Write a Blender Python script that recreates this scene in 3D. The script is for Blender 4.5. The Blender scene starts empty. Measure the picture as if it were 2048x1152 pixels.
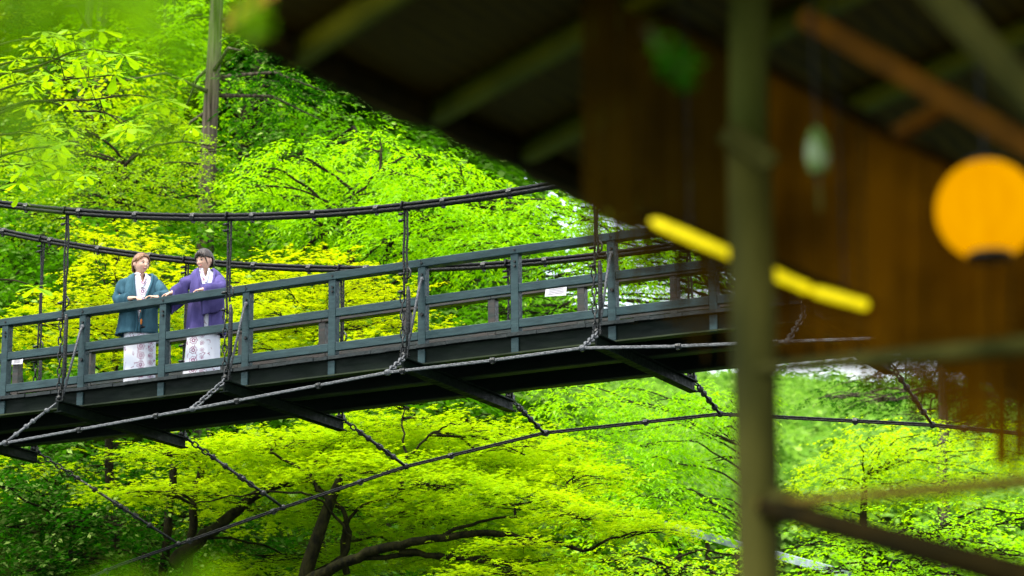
import bpy, math, random
import numpy as np
from mathutils import Vector, Matrix

S = bpy.context.scene
rad = math.radians

# ---------------------------------------------------------------- camera
F_PX, PITCH, ROLL = 4947.3, 0.254008, 0.009011
cam_d = bpy.data.cameras.new("camera")
cam = bpy.data.objects.new("camera", cam_d)
S.collection.objects.link(cam)
_r = Vector((1, 0, 0)); _u = Vector((0, -math.sin(PITCH), math.cos(PITCH))); _f = Vector((0, math.cos(PITCH), math.sin(PITCH)))
r2 = _r*math.cos(ROLL) - _u*math.sin(ROLL)
u2 = _r*math.sin(ROLL) + _u*math.cos(ROLL)
cam.matrix_world = Matrix(((r2.x, u2.x, -_f.x, 0), (r2.y, u2.y, -_f.y, 0), (r2.z, u2.z, -_f.z, 0), (0, 0, 0, 1)))
cam_d.sensor_width = 36
cam_d.lens = F_PX/2048*36
cam_d.clip_start = 0.1
cam_d.clip_end = 3000
cam_d.dof.use_dof = True
cam_d.dof.focus_distance = 28.0
cam_d.dof.aperture_fstop = 2.1
S.camera = cam

# ---------------------------------------------------------------- sky, sun, exposure
SUN_EL, SUN_AZ = 63, 228     # azimuth measured clockwise from +Y : behind the camera, to its left
w = bpy.data.worlds.new("World"); S.world = w; w.use_nodes = True
nt = w.node_tree; bg = nt.nodes['Background']
sky = nt.nodes.new('ShaderNodeTexSky'); sky.sky_type = 'NISHITA'; sky.sun_disc = False
sky.sun_elevation = rad(SUN_EL); sky.sun_rotation = rad(SUN_AZ)
sky.air_density = 1.0; sky.dust_density = 3.0; sky.ozone_density = 1.0
# thin bright cloud over the blue
tcw = nt.nodes.new('ShaderNodeTexCoord'); nzw = nt.nodes.new('ShaderNodeTexNoise'); nzw.inputs['Scale'].default_value = 3; nzw.inputs['Detail'].default_value = 6
nt.links.new(tcw.outputs['Generated'], nzw.inputs['Vector'])
crw = nt.nodes.new('ShaderNodeValToRGB'); crw.color_ramp.elements[0].position = .30; crw.color_ramp.elements[1].position = .55
crw.color_ramp.elements[0].color = (.35, .35, .35, 1); nt.links.new(nzw.outputs[0], crw.inputs[0])
mxw = nt.nodes.new('ShaderNodeMix'); mxw.data_type = 'RGBA'; mxw.inputs[7].default_value = (5.6, 6.0, 6.2, 1)
nt.links.new(crw.outputs[0], mxw.inputs[0]); nt.links.new(sky.outputs[0], mxw.inputs[6]); nt.links.new(mxw.outputs[2], bg.inputs[0])
bg.inputs[1].default_value = 0.14
sl = bpy.data.lights.new("sun", 'SUN'); sun = bpy.data.objects.new("sun", sl); S.collection.objects.link(sun)
sl.energy = 2.8; sl.angle = rad(24); sl.color = (1, .96, .86)
sd = Vector((math.sin(rad(SUN_AZ))*math.cos(rad(SUN_EL)), math.cos(rad(SUN_AZ))*math.cos(rad(SUN_EL)), math.sin(rad(SUN_EL))))
sun.rotation_euler = sd.to_track_quat('Z', 'Y').to_euler()
S.view_settings.view_transform = 'Standard'; S.view_settings.look = 'None'
S.view_settings.exposure = 1.6; S.view_settings.gamma = 1
cy = S.cycles
cy.max_bounces = 7; cy.diffuse_bounces = 3; cy.glossy_bounces = 2; cy.transmission_bounces = 5
cy.transparent_max_bounces = 6; cy.sample_clamp_indirect = 6; cy.use_denoising = True
cy.caustics_reflective = False; cy.caustics_refractive = False

# ---------------------------------------------------------------- helpers
rng = np.random.default_rng(7)
R = random.Random(5)

def ray(px, py):
    xp = px-1024; yp = 576-py
    x = xp*math.cos(ROLL)+yp*math.sin(ROLL); y = -xp*math.sin(ROLL)+yp*math.cos(ROLL)
    return np.array([x/F_PX, math.cos(PITCH)-y/F_PX*math.sin(PITCH), math.sin(PITCH)+y/F_PX*math.cos(PITCH)])
def at_y(px, py, Y):              # world point seen at that place of the photo, Y metres out
    d = ray(px, py); return d*(Y/d[1])
def at_z(px, py, Z):
    d = ray(px, py); return d*(Z/d[2])

class MB:
    """collects vertices and faces for ONE mesh"""
    def __init__(s): s.v = []; s.f = []; s.n = 0
    def add(s, v, f):
        v = np.asarray(v, float).reshape(-1, 3)
        s.v.append(v); s.f += [tuple(int(i)+s.n for i in q) for q in f]; s.n += len(v); return s
    def box(s, c, d, rot=None):       # centre, full dimensions, optional 3x3
        x, y, z = [q/2 for q in d]
        v = np.array([(a, b, e) for a in (-x, x) for b in (-y, y) for e in (-z, z)])
        if rot is not None: v = v@np.array(rot).T
        v = v+np.array(c)
        return s.add(v, [(0, 1, 3, 2), (4, 6, 7, 5), (0, 4, 5, 1), (2, 3, 7, 6), (0, 2, 6, 4), (1, 5, 7, 3)])
    def beam(s, a, b, w, h, up=(0, 0, 1), roll=0):   # box from a to b, w sideways, h along up
        a = np.array(a, float); b = np.array(b, float)
        t = b-a; L = np.linalg.norm(t); t /= L
        sd_ = np.cross(t, up); sd_ /= np.linalg.norm(sd_); u = np.cross(sd_, t)
        M = np.array([t, sd_, u]).T
        return s.box((a+b)/2, (L, w, h), M)
    def tube(s, P, r, n=8, cap=True):
        P = np.asarray(P, float); m = len(P)
        r = np.full(m, r, float) if np.isscalar(r) else np.asarray(r, float)
        T = np.gradient(P, axis=0); T /= np.linalg.norm(T, axis=1)[:, None]+1e-12
        ref = np.array([0, 0, 1.]) if abs(T[0][2]) < .9 else np.array([1., 0, 0])
        A = np.cross(T[0], ref); A /= np.linalg.norm(A)
        vs = []
        ang = np.arange(n)*2*math.pi/n
        for i in range(m):
            A = A-T[i]*(A@T[i]); A /= np.linalg.norm(A)+1e-12; B = np.cross(T[i], A)
            vs.append(P[i]+r[i]*(np.cos(ang)[:, None]*A+np.sin(ang)[:, None]*B))
        f = [(i*n+k, i*n+(k+1) % n, (i+1)*n+(k+1) % n, (i+1)*n+k) for i in range(m-1) for k in range(n)]
        if cap: f += [tuple(range(n-1, -1, -1)), tuple((m-1)*n+k for k in range(n))]
        return s.add(np.concatenate(vs), f)
    def ell(s, c, r, n=10, m=8, rot=None):
        vs = []; f = []
        for i in range(m+1):
            th = math.pi*i/m
            for k in range(n):
                ph = 2*math.pi*k/n
                vs.append((math.sin(th)*math.cos(ph)*r[0], math.sin(th)*math.sin(ph)*r[1], math.cos(th)*r[2]))
        vs = np.array(vs)
        if rot is not None: vs = vs@np.array(rot).T
        for i in range(m):
            for k in range(n): f.append((i*n+k, (i+1)*n+k, (i+1)*n+(k+1) % n, i*n+(k+1) % n))
        return s.add(vs+np.array(c), f)
    def build(s, name, mat, parent=None, smooth=False, bevel=0, loc=(0, 0, 0)):
        v = np.concatenate(s.v)-np.array(loc)
        me = bpy.data.meshes.new(name); me.from_pydata(v.tolist(), [], s.f)
        if smooth: me.polygons.foreach_set('use_smooth', [True]*len(me.polygons))
        me.materials.append(mat); me.update()
        o = bpy.data.objects.new(name, me); S.collection.objects.link(o); o.location = loc
        if parent is not None: o.parent = parent
        if bevel:
            b = o.modifiers.new('bevel', 'BEVEL'); b.width = bevel; b.segments = 2; b.limit_method = 'ANGLE'
        return o

def fast_mesh(name, V, nper, mat, parent=None, loc=(0, 0, 0)):
    """polygon soup where every face has its own size given by array nper and indices in order"""
    V, idx = V
    me = bpy.data.meshes.new(name)
    me.vertices.add(len(V)); me.vertices.foreach_set('co', np.ascontiguousarray(V-np.array(loc), dtype=np.float32).ravel())
    me.loops.add(len(idx)); me.loops.foreach_set('vertex_index', np.ascontiguousarray(idx, dtype=np.int32))
    nf = len(idx)//nper
    me.polygons.add(nf); me.polygons.foreach_set('loop_start', np.arange(nf, dtype=np.int32)*nper)
    me.update(calc_edges=True)
    me.materials.append(mat)
    o = bpy.data.objects.new(name, me); S.collection.objects.link(o); o.location = loc
    if parent is not None: o.parent = parent
    return o

def tag(o, label=None, cat=None, group=None, kind=None):
    if label: o['label'] = label
    if cat: o['category'] = cat
    if group: o['group'] = group
    if kind: o['kind'] = kind
    return o
def empty(name, loc=(0, 0, 0), rz=0.0):
    o = bpy.data.objects.new(name, None); S.collection.objects.link(o)
    o.location = loc; o.rotation_euler = (0, 0, rz); o.empty_display_size = .2
    return o
def lerp(a, b, t): return np.asarray(a, float)*(1-t)+np.asarray(b, float)*t
def smooth_path(P, n=6):
    P = np.asarray(P, float); out = []
    for i in range(len(P)-1):
        p0 = P[max(i-1, 0)]; p1 = P[i]; p2 = P[i+1]; p3 = P[min(i+2, len(P)-1)]
        for k in range(n):
            t = k/n
            out.append(.5*((2*p1)+(-p0+p2)*t+(2*p0-5*p1+4*p2-p3)*t*t+(-p0+3*p1-3*p2+p3)*t**3))
    out.append(P[-1]); return np.array(out)

# ---------------------------------------------------------------- materials
def newmat(name):
    m = bpy.data.materials.new(name); m.use_nodes = True
    return m, m.node_tree, m.node_tree.nodes['Principled BSDF']
def mat(name, c1, c2=None, rough=.6, scale=8, stretch=(1, 1, 1), spec=.4, bump=0., bscale=None, metallic=0, rough2=None, detail=6):
    m, t, p = newmat(name)
    p.inputs['Roughness'].default_value = rough; p.inputs['Specular IOR Level'].default_value = spec
    p.inputs['Metallic'].default_value = metallic
    tc = t.nodes.new('ShaderNodeTexCoord'); mp = t.nodes.new('ShaderNodeMapping'); mp.inputs['Scale'].default_value = stretch
    t.links.new(tc.outputs['Object'], mp.inputs[0])
    nz = t.nodes.new('ShaderNodeTexNoise'); nz.inputs['Scale'].default_value = scale; nz.inputs['Detail'].default_value = detail
    t.links.new(mp.outputs[0], nz.inputs['Vector'])
    cr = t.nodes.new('ShaderNodeValToRGB'); cr.color_ramp.elements[0].position = .35; cr.color_ramp.elements[1].position = .65
    cr.color_ramp.elements[0].color = (*c1, 1); cr.color_ramp.elements[1].color = (*(c2 or c1), 1)
    t.links.new(nz.outputs[0], cr.inputs[0]); t.links.new(cr.outputs[0], p.inputs['Base Color'])
    if rough2 is not None:
        n2 = t.nodes.new('ShaderNodeTexNoise'); n2.inputs['Scale'].default_value = scale*2.3; t.links.new(mp.outputs[0], n2.inputs['Vector'])
        mr = t.nodes.new('ShaderNodeMapRange'); mr.inputs[1].default_value = .4; mr.inputs[2].default_value = .6
        mr.inputs[3].default_value = rough; mr.inputs[4].default_value = rough2
        t.links.new(n2.outputs[0], mr.inputs[0]); t.links.new(mr.outputs[0], p.inputs['Roughness'])
    if bump:
        n3 = t.nodes.new('ShaderNodeTexNoise'); n3.inputs['Scale'].default_value = bscale or scale*3; n3.inputs['Detail'].default_value = 8
        t.links.new(mp.outputs[0], n3.inputs['Vector'])
        b = t.nodes.new('ShaderNodeBump'); b.inputs['Strength'].default_value = bump; b.inputs['Distance'].default_value = .02
        t.links.new(n3.outputs[0], b.inputs['Height']); t.links.new(b.outputs[0], p.inputs['Normal'])
    return m

def leafmat(name, c, trans, var=.35, gloss=.12, rough=.45, tw=.5, patch=.5):
    """leaf: diffuse + translucent + a little sheen; each leaf island its own tone, and slow patches of tone"""
    m = bpy.data.materials.new(name); m.use_nodes = True; t = m.node_tree; t.nodes.clear()
    out = t.nodes.new('ShaderNodeOutputMaterial')
    geo = t.nodes.new('ShaderNodeNewGeometry')
    tc = t.nodes.new('ShaderNodeTexCoord')
    nz = t.nodes.new('ShaderNodeTexNoise'); nz.inputs['Scale'].default_value = patch; nz.inputs['Detail'].default_value = 3
    t.links.new(tc.outputs['Object'], nz.inputs['Vector'])
    ad = t.nodes.new('ShaderNodeMath'); ad.operation = 'MULTIPLY_ADD'; ad.inputs[1].default_value = .55
    sc = t.nodes.new('ShaderNodeMath'); sc.operation = 'MULTIPLY_ADD'; sc.inputs[1].default_value = 1.6; sc.inputs[2].default_value = -.575
    t.links.new(nz.outputs[0], sc.inputs[0])
    t.links.new(geo.outputs['Random Per Island'], ad.inputs[0]); t.links.new(sc.outputs[0], ad.inputs[2])
    def ramp(col):
        cr = t.nodes.new('ShaderNodeValToRGB')
        a = cr.color_ramp.elements
        a[0].position = 0; a[1].position = 1
        a[0].color = (col[0]*(1-var)*.85, col[1]*(1-var*.9), col[2]*(1-var), 1)
        a[1].color = (min(col[0]*(1+var*1.15), .9), min(col[1]*(1+var*.6), .9), col[2]*(1+var*.4), 1)
        t.links.new(ad.outputs[0], cr.inputs[0]); return cr
    d = t.nodes.new('ShaderNodeBsdfDiffuse'); tr = t.nodes.new('ShaderNodeBsdfTranslucent'); g = t.nodes.new('ShaderNodeBsdfGlossy')
    g.inputs['Roughness'].default_value = rough; g.inputs['Color'].default_value = (.30, .42, .10, 1)
    t.links.new(ramp(c).outputs[0], d.inputs[0]); t.links.new(ramp(trans).outputs[0], tr.inputs[0])
    m1 = t.nodes.new('ShaderNodeMixShader'); m1.inputs[0].default_value = tw
    t.links.new(d.outputs[0], m1.inputs[1]); t.links.new(tr.outputs[0], m1.inputs[2])
    m2 = t.nodes.new('ShaderNodeMixShader')
    fr = t.nodes.new('ShaderNodeFresnel'); fr.inputs[0].default_value = 1.35
    mu = t.nodes.new('ShaderNodeMath'); mu.operation = 'MULTIPLY'; mu.inputs[1].default_value = gloss*2.2
    t.links.new(fr.outputs[0], mu.inputs[0]); t.links.new(mu.outputs[0], m2.inputs[0])
    t.links.new(m1.outputs[0], m2.inputs[1]); t.links.new(g.outputs[0], m2.inputs[2])
    t.links.new(m2.outputs[0], out.inputs[0])
    return m
def emit(name, col, st):
    m, t, p = newmat(name)
    p.inputs['Base Color'].default_value = (*col, 1); p.inputs['Emission Color'].default_value = (*col, 1)
    p.inputs['Emission Strength'].default_value = st; p.inputs['Roughness'].default_value = .6
    return m

M_rail = mat('dark_green_wood_paint', (.009, .026, .030), (.020, .046, .050), rough=.35, rough2=.65, scale=7, stretch=(.6, 3, 3), spec=.25, bump=.22, bscale=30)
M_railb = mat('worn_wood_paint', (.012, .02, .018), (.035, .026, .022), rough=.4, rough2=.6, scale=5, stretch=(.6, 3, 3), spec=.35, bump=.22, bscale=26)
M_girder = mat('blackened_girder_paint', (.0015, .004, .003), (.004, .008, .005), rough=.5, rough2=.7, scale=4, stretch=(.5, 2, 2), spec=.08, bump=.2)
M_flange = mat('mossy_flange', (.004, .010, .003), (.02, .03, .008), rough=.6, scale=6, stretch=(.4, 3, 3), spec=.2, bump=.3)
M_deck = mat('wet_deck_plank', (.002, .005, .005), (.010, .015, .015), rough=.3, rough2=.6, scale=9, bump=.4, spec=.3)
M_cable = mat('tarred_wire_rope', (.001, .0015, .0015), (.006, .0075, .008), rough=.35, rough2=.55, scale=60, spec=.22, bump=.8, bscale=70)
M_iron = mat('wet_black_iron', (.001, .0015, .0015), (.006, .0075, .0075), rough=.25, rough2=.5, scale=30, spec=.35, bump=.5, bscale=50)
M_steel = mat('galvanised_wire', (.03, .033, .037), (.10, .106, .118), rough=.35, rough2=.5, scale=50, spec=.5, bump=.6, bscale=80)
M_paper = mat('white_paper', (.42, .42, .46), (.52, .50, .54), rough=.6, scale=20)
M_ink = mat('grey_ink', (.3, .28, .3), rough=.7)
M_bark = mat('grey_brown_bark', (.007, .006, .0025), (.032, .026, .011), rough=.9, spec=.1, scale=6, stretch=(2, 2, .5), bump=.9, bscale=18)
M_barkd = mat('dark_mossy_bark', (.003, .003, .0006), (.017, .016, .003), rough=.85, spec=.1, scale=7, stretch=(2, 2, 1), bump=.9, bscale=18)
M_cedar = mat('pale_cedar_bark', (.02, .016, .009), (.11, .092, .062), rough=.9, spec=.1, scale=3, stretch=(6, 6, .35), bump=.8, bscale=9)
M_ground = mat('forest_floor', (.004, .012, .001), (.016, .028, .003), rough=1, spec=0, scale=.6, bump=.6, bscale=3)
M_bamboo = mat('olive_bamboo', (.11, .105, .001), (.17, .155, .002), rough=.6, scale=5, bump=.2, spec=.05)
M_post = mat('weathered_post_paint', (.030, .032, .004), (.085, .078, .013), rough=.7, scale=4, stretch=(2, 2, .6), bump=.3, spec=.08)
M_dkwood = mat('dark_roof_timber', (.008, .006, .0003), (.02, .013, .001), rough=.8, scale=5, stretch=(1, 3, 3), bump=.3, spec=.05)
M_brownwood = mat('reddish_timber', (.065, .026, .0008), (.11, .042, .001), rough=.7, scale=5, stretch=(1, 3, 3), bump=.3, spec=.05)
M_olivewood = mat('pale_brown_pole', (.13, .095, .012), (.18, .13, .02), rough=.7, scale=5, bump=.3, spec=.05)
# ---------------------------------------------------------------- bridge frame
K = 0.93
BX, BY, BZ = -3.275143*K, 29.466798*K, 6.676984*K
PHI = 0.472899
L = 1.236404*K; CA, CB, CC = -0.000679, 0.000527643/K, -0.000197468/K/K
W = 1.890495*K; AO = 0.387265*K; HB = 0.244647*K; HR = 0.95*K
def zc(s): return CA*s+CB*s*s+CC*s**3
def br(s, lat, z): return np.array([s, lat, zc(s)+z])          # bridge-local
def b2w(p):
    s, l, z = p
    return np.array([BX+s*math.cos(PHI)+l*math.sin(PHI), BY-s*math.sin(PHI)+l*math.cos(PHI), BZ+z])
def at_lat(px, py, lat):          # photo place -> bridge-local point in the vertical plane 'lat'
    d = ray(px, py); n = np.array([math.sin(PHI), math.cos(PHI)])
    t = (lat+n@np.array([BX, BY]))/(d[:2]@n); P = d*t
    return np.array([(P[0]-BX)*math.cos(PHI)-(P[1]-BY)*math.sin(PHI), lat, P[2]-BZ])
#@@PARTS
# ---------------------------------------------------------------- suspension footbridge
bridge = empty('suspension_footbridge', (BX, BY, BZ), -PHI)
tag(bridge, 'dark green wooden suspension footbridge hung from black wire ropes across the whole picture', 'bridge')
I0, I1 = -5, 13
sI = lambda i: (i-3)*L
hang_i = [i for i in range(I0, I1+1) if i % 2]
def strip(mb, s0, s1, la, lb, z0, z1, n=None):       # rectangular bar following the camber
    n = n or max(1, int((s1-s0)/.6))
    ss = np.linspace(s0, s1, n+1)
    v = []
    for s in ss: v += [br(s, la, z0), br(s, lb, z0), br(s, lb, z1), br(s, la, z1)]
    f = []
    for k in range(n):
        a = 4*k
        for q in range(4): f.append((a+q, a+(q+1) % 4, a+4+(q+1) % 4, a+4+q))
    f += [(3, 2, 1, 0), (4*n, 4*n+1, 4*n+2, 4*n+3)]
    mb.add(v, f)
# deck boards with uneven ends
mb = MB(); s = sI(I0)
while s < sI(I1):
    wd = .17+R.random()*.03
    e0 = -.035-R.random()*.02; zt = R.uniform(-.004, .003)
    strip(mb, s, s+wd-.002, e0, W+.03+R.random()*.02, -.038+zt, zt, 1); s += wd
mb.build('deck', M_deck, bridge)
for la, nm in ((.02, 'girder'), (W/2-.03, 'girder'), (W-.08, 'girder')):
    mb = MB(); strip(mb, sI(I0), sI(I1), la, la+.055, -HB+.02, -.042); mb.build(nm, M_girder, bridge)
    mb = MB(); strip(mb, sI(I0), sI(I1), la-.035, la+.09, -HB+.002, -HB+.018); mb.build('girder_flange', M_flange, bridge)
# cross beams (I section) beneath the girders
for i in hang_i:
    s = sI(i); z = zc(s)-HB
    mb = MB(); h = .135
    for (dz, ww, hh) in ((-.008, .11, .014), (-h+.008, .11, .014), (-h/2, .02, h-.03)):
        mb.box((s, W/2, z+dz), (ww, W+2*AO+.1, hh))
    cb = mb.build('cross_beam', M_girder, bridge)
    for la in (-AO, W+AO):
        m2 = MB(); m2.box((s, la, z+.03), (.1, .05, .055))
        m2.tube([(s-.03, la, z+.02), (s-.03, la, z+.13), (s+.03, la, z+.13), (s+.03, la, z+.02)], .012, 6)
        m2.ell((s, la-.03, z+.04), (.03, .03, .03), 8, 6)
        m2.build('beam_shackle', M_iron, cb)
# railings
def post(i, near):
    s = sI(i); la = 0 if near else W-.1
    mb = MB(); z0 = zc(s)
    mb.box((s+.0, la+.05, z0+.002+HR/2), (.092, .1, HR-.004))
    p = mb.build('railing_post', M_rail if near else M_railb, bridge, bevel=.006)
    m2 = MB()
    m2.box((s, .008 if near else W-.008, z0-.14), (.088, .022, .18)); m2.build('post_foot', M_rail, p, bevel=.004)
    lf = la-.006
    for zz, rb in [(q, .013) for q in (HR-.09, HR+.04, HR-.14) if near]+([(.34, .02)] if i % 2 or not near else []):
        m2 = MB(); m2.tube([(s+.012, lf+.01, z0+zz), (s+.012, lf-.016, z0+zz)], rb, 6); m2.build('bolt', M_iron, p)
    return p
for i in range(I0, I1+1):
    post(i, True); post(i, False)
for near in (True, False):
    la = 0 if near else W-.1
    mt = M_rail if near else M_railb
    for i in range(I0, I1, 2):
        mb = MB(); strip(mb, sI(i)+.002, sI(i+2)-.002, la-.012, la+.112, HR, HR+.088, 4); mb.build('top_rail', mt, bridge, bevel=.007)
    for i in range(I0, I1):
        for z0, z1, nm in ((.456, .548, 'middle_rail'), (.062, .155, 'bottom_rail')):
            mb = MB(); strip(mb, sI(i)+.048, sI(i+1)-.048, la+.004, la+.062, z0, z1, 1); mb.build(nm, mt, bridge, bevel=.006)
# brace rods from the odd posts down to the beam ends
for i in hang_i:
    for near in (True, False):
        s = sI(i); la = -.01 if near else W+.01; lb = -AO+.02 if near else W+AO-.02
        mb = MB(); mb.tube([(s+.01, la, zc(s)+.74), (s+.005, la+(-.03 if near else .03), zc(s)+.68), (s+.0, lb, zc(s)-HB+.01)], .015, 8)
        mb.ell((s+.01, la, zc(s)+.74), (.03, .02, .03), 8, 6)
        mb.build('brace_rod', M_steel if near else M_iron, bridge, smooth=True)

# ropes
def rope_bundle(P, rr, off, name, mt, n=4, clampstep=1.5, csz=1.25):
    P = np.asarray(P); T = np.gradient(P, axis=0); T /= np.linalg.norm(T, axis=1)[:, None]
    sd_ = np.cross(T, [0, 0, 1.]); sd_ /= np.linalg.norm(sd_, axis=1)[:, None]; up = np.cross(sd_, T)
    offs = [(-1, -1), (1, -1), (1, 1), (-1, 1)][:n] if n == 4 else [(0, -1), (0, 1)]
    mb = MB()
    d = np.concatenate([[0], np.cumsum(np.linalg.norm(np.diff(P, axis=0), axis=1))])
    for a, b in offs:
        mb.tube(P+sd_*a*off+up*b*off, rr*(1+.10*np.sin(d*2*math.pi/.11+a*2+b)), 7)
    o = mb.build(name, mt, bridge, smooth=True)
    k = clampstep*.4
    while k < d[-1]:
        i = int(np.searchsorted(d, k)); i = min(i, len(P)-1)
        m2 = MB(); m2.tube([P[i]-T[i]*.03, P[i]-T[i]*.028, P[i]+T[i]*.028, P[i]+T[i]*.03], [off+rr*.6, (off+rr)*csz, (off+rr)*csz, off+rr*.6], 8)
        m2.box(P[i]-up[i]*(off+rr)*1.3, (.03, .03, .03)); m2.build('rope_clamp', M_iron, o)
        k += clampstep
    return o
def quadfit(pts, lat, s0, s1, step=.028, deg=2):
    q = np.array([at_lat(x, y, lat) for x, y in pts]); c = np.polyfit(q[:, 0], q[:, 2], deg)
    ss = np.arange(s0, s1, step); return np.stack([ss, np.full_like(ss, lat), np.polyval(c, ss)], 1), c
nearC, cn = quadfit([(0, 407), (138, 423), (450, 435), (797, 413), (1100, 372)], -AO, sI(I0)-.2, sI(I1)+.2)
farC, cf = quadfit([(0, 460), (120, 487), (400, 525), (683, 541), (1017, 522), (1380, 490)], W+AO, sI(I0)-.2, sI(I1)+.2)
rope_bundle(nearC, .02, .022, 'main_cable', M_cable, 4, .82)
rope_bundle(farC, .02, .022, 'main_cable', M_cable, 4, .82)

def chain(mb, a, b, link=.075, r=.007, wdt=.022):
    a = np.array(a, float); b = np.array(b, float); D = b-a; Ln = np.linalg.norm(D); t = D/Ln
    n = max(2, int(Ln/(link*.78)))
    s1_ = np.cross(t, [.3, .2, 1.]); s1_ /= np.linalg.norm(s1_); s2_ = np.cross(t, s1_)
    for k in range(n):
        c = a+D*((k+.5)/n); q = s1_ if k % 2 else s2_
        ang = np.linspace(0, 2*math.pi, 9)[:-1]
        pts = [c+t*math.cos(g)*link/2+q*math.sin(g)*wdt for g in ang]
        pts.append(pts[0]); mb.tube(pts, r, 5, cap=False)
def clampset(mb, c, t, k=3, gap=.09):
    for q in range(k):
        p = np.array(c)-np.array(t)*q*gap
        mb.ell(p+np.array([-.02, -.01, 0]), (.034, .022, .018), 7, 5); mb.tube([p+np.array([-.055, 0, 0]), p+np.array([.02, 0, .012])], .009, 5)
for near, c in ((True, cn), (False, cf)):
    la = -AO if near else W+AO
    for i in hang_i:
        s = sI(i); zt = float(np.polyval(c, s)); zb = zc(s)-HB+.06
        if zt-zb < .5: continue
        fl = 1 if near else -1
        x0 = s; mid = zb+(zt-zb)*.40
        mb = MB()
        jj = lambda k, a=.008: R.uniform(-a, a)
        P1 = smooth_path([(x0-.012+jj(0), la, z_) for z_ in np.linspace(zt+.03, mid-.02, 8)], 5)
        P2 = smooth_path([(x0+.022+jj(0, .01), la, z_) for z_ in np.linspace(zt+.03, mid+.12, 8)], 5)
        mb.tube(P1, .0135*(1+.12*np.sin(np.arange(len(P1))*2.4)), 7); mb.tube(P2, .0135*(1+.12*np.sin(np.arange(len(P2))*2.4)), 7)
        mb.tube([(x0-.03, la-.05, zt-.04), (x0-.02, la-.045, zt+.045), (x0+.02, la+.045, zt+.045), (x0+.03, la+.045, zt-.04)], .014, 6)
        h = mb.build('hanger_rope', M_cable, bridge, smooth=True)
        for cz_ in (zt-.09, zt-.165, mid+.22, mid+.02):
            m2 = MB(); clampset(m2, (x0-.02, la-.02, cz_), (0, 0, 1), 1); m2.build('rope_clamp', M_iron, h, smooth=True)
        m2 = MB(); m2.tube([(x0+.03, la, mid+.30), (x0+.075, la-.01, mid+.25), (x0+.07, la-.01, mid+.19), (x0+.01, la, mid+.16)], .011, 6)
        m2.build('rope_tail', M_iron, h, smooth=True)
        # thick rod and chain beside it, down to the beam
        m3 = MB(); m3.tube([(x0+.035, la, mid+.08), (x0+.04, la, mid+.02), (x0+.04, la, zb+.24), (x0+.025, la, zb+.2), (x0+.022, la, zb)], [.014, .025, .026, .014, .012], 8)
        m3.build('turnbuckle', M_iron, bridge, smooth=True)
        m3 = MB(); chain(m3, (x0-.03, la-.01, mid), (x0-.02, la-.01, zb-.02), .11, .0095, .024); m3.build('hanger_chain', M_iron, bridge, smooth=True)
# wind-stay ropes below, pulled outwards from the beam ends by chains
lw = -AO-.5; wl = W+AO+1.0
nw = [(-330, 950), (0, 888), (385, 818), (560, 785), (775, 745), (975, 722), (1165, 696), (1340, 693), (1575, 683), (1740, 677), (2000, 668), (2250, 662)]
fw = [(-300, 1370), (0, 1232), (240, 1130), (567, 1015), (812, 933), (1088, 866), (1440, 828), (1865, 850), (2048, 868), (2500, 925)]
def pwl(P, step=.03):
    P = np.array(P); out = []
    for a, b in zip(P[:-1], P[1:]):
        n = max(2, int(np.linalg.norm(b-a)/step)); out += [lerp(a, b, k/n) for k in range(n)]
    out.append(P[-1]); return np.array(out)
NW = [at_lat(x, y, lw) for x, y in nw]; FW = [at_lat(x, y, wl) for x, y in fw]
rope_bundle(pwl(NW), .011, .006, 'wind_stay_rope', M_steel, 2, 1.05, 1.7)
rope_bundle(pwl(FW), .012, .011, 'wind_stay_rope', M_cable, 2, 1.3, 1.5)
for i, (x, y) in {1: (10, 886), 3: (385, 818), 5: (775, 745), 7: (1165, 696), 9: (1575, 683)}.items():
    a = br(sI(i), -AO, -HB+.02); b = at_lat(x, y, lw); m = lerp(a, b, .35)
    mb = MB()
    if i == 1: mb.tube([a, lerp(a, b, .3)], .012, 6); mb.tube([lerp(a, b, .3), b], .018, 6); [mb.ell(lerp(a, b, q), (.035, .03, .03), 8, 6) for q in (.25, .5, .62, .8)]
    else: chain(mb, a, b, .09, .011, .03)
    mb.ell(b, (.04, .04, .035), 8, 6); mb.build('stay_chain', M_steel, bridge, smooth=True)
for i, (x, y) in {-1: (357, 1088), 1: (567, 1015), 3: (812, 933), 5: (1088, 866), 7: (1440, 828), 9: (1865, 850)}.items():
    a = br(sI(i), W+AO, -HB+.02); b = at_lat(x, y, wl)
    mb = MB(); chain(mb, a, lerp(a, b, .3), .1, .011, .03); mb.tube([lerp(a, b, .28), b], .019, 6); chain(mb, lerp(a, b, .55), lerp(a, b, .75), .09, .01, .03)
    for q in (.3, .42, .6, .8, 1): mb.ell(lerp(a, b, q), (.04, .04, .04), 8, 6)
    mb.build('stay_chain', M_iron, bridge, smooth=True)

# paper notices pinned to the far railing
def notice(px, py, w_, h_, label):
    c = at_lat(px, py, W-.125)
    mb = MB(); mb.box((0, 0, 0), (w_, .004, h_), Matrix.Rotation(rad(4), 3, 'Y'))
    o = mb.build('paper_notice', M_paper, None); o.location = b2w(c); o.rotation_euler = (rad(-6), 0, -PHI)
    m2 = MB()
    for k in range(5): m2.box((R.uniform(-.01, .01), -.0045, h_*(.28-.14*k)), (w_*R.uniform(.5, .75), .003, .004))
    m2.build('printed_lines', M_ink, o)
    tag(o, label, 'notice', 'white paper notices on the far railing')
notice(35, 721, .175, .10, 'small white paper notice on the far railing at the left end of the bridge')
notice(1112, 581, .27, .135, 'bright white paper notice on the far railing right of the bridge middle')

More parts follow.
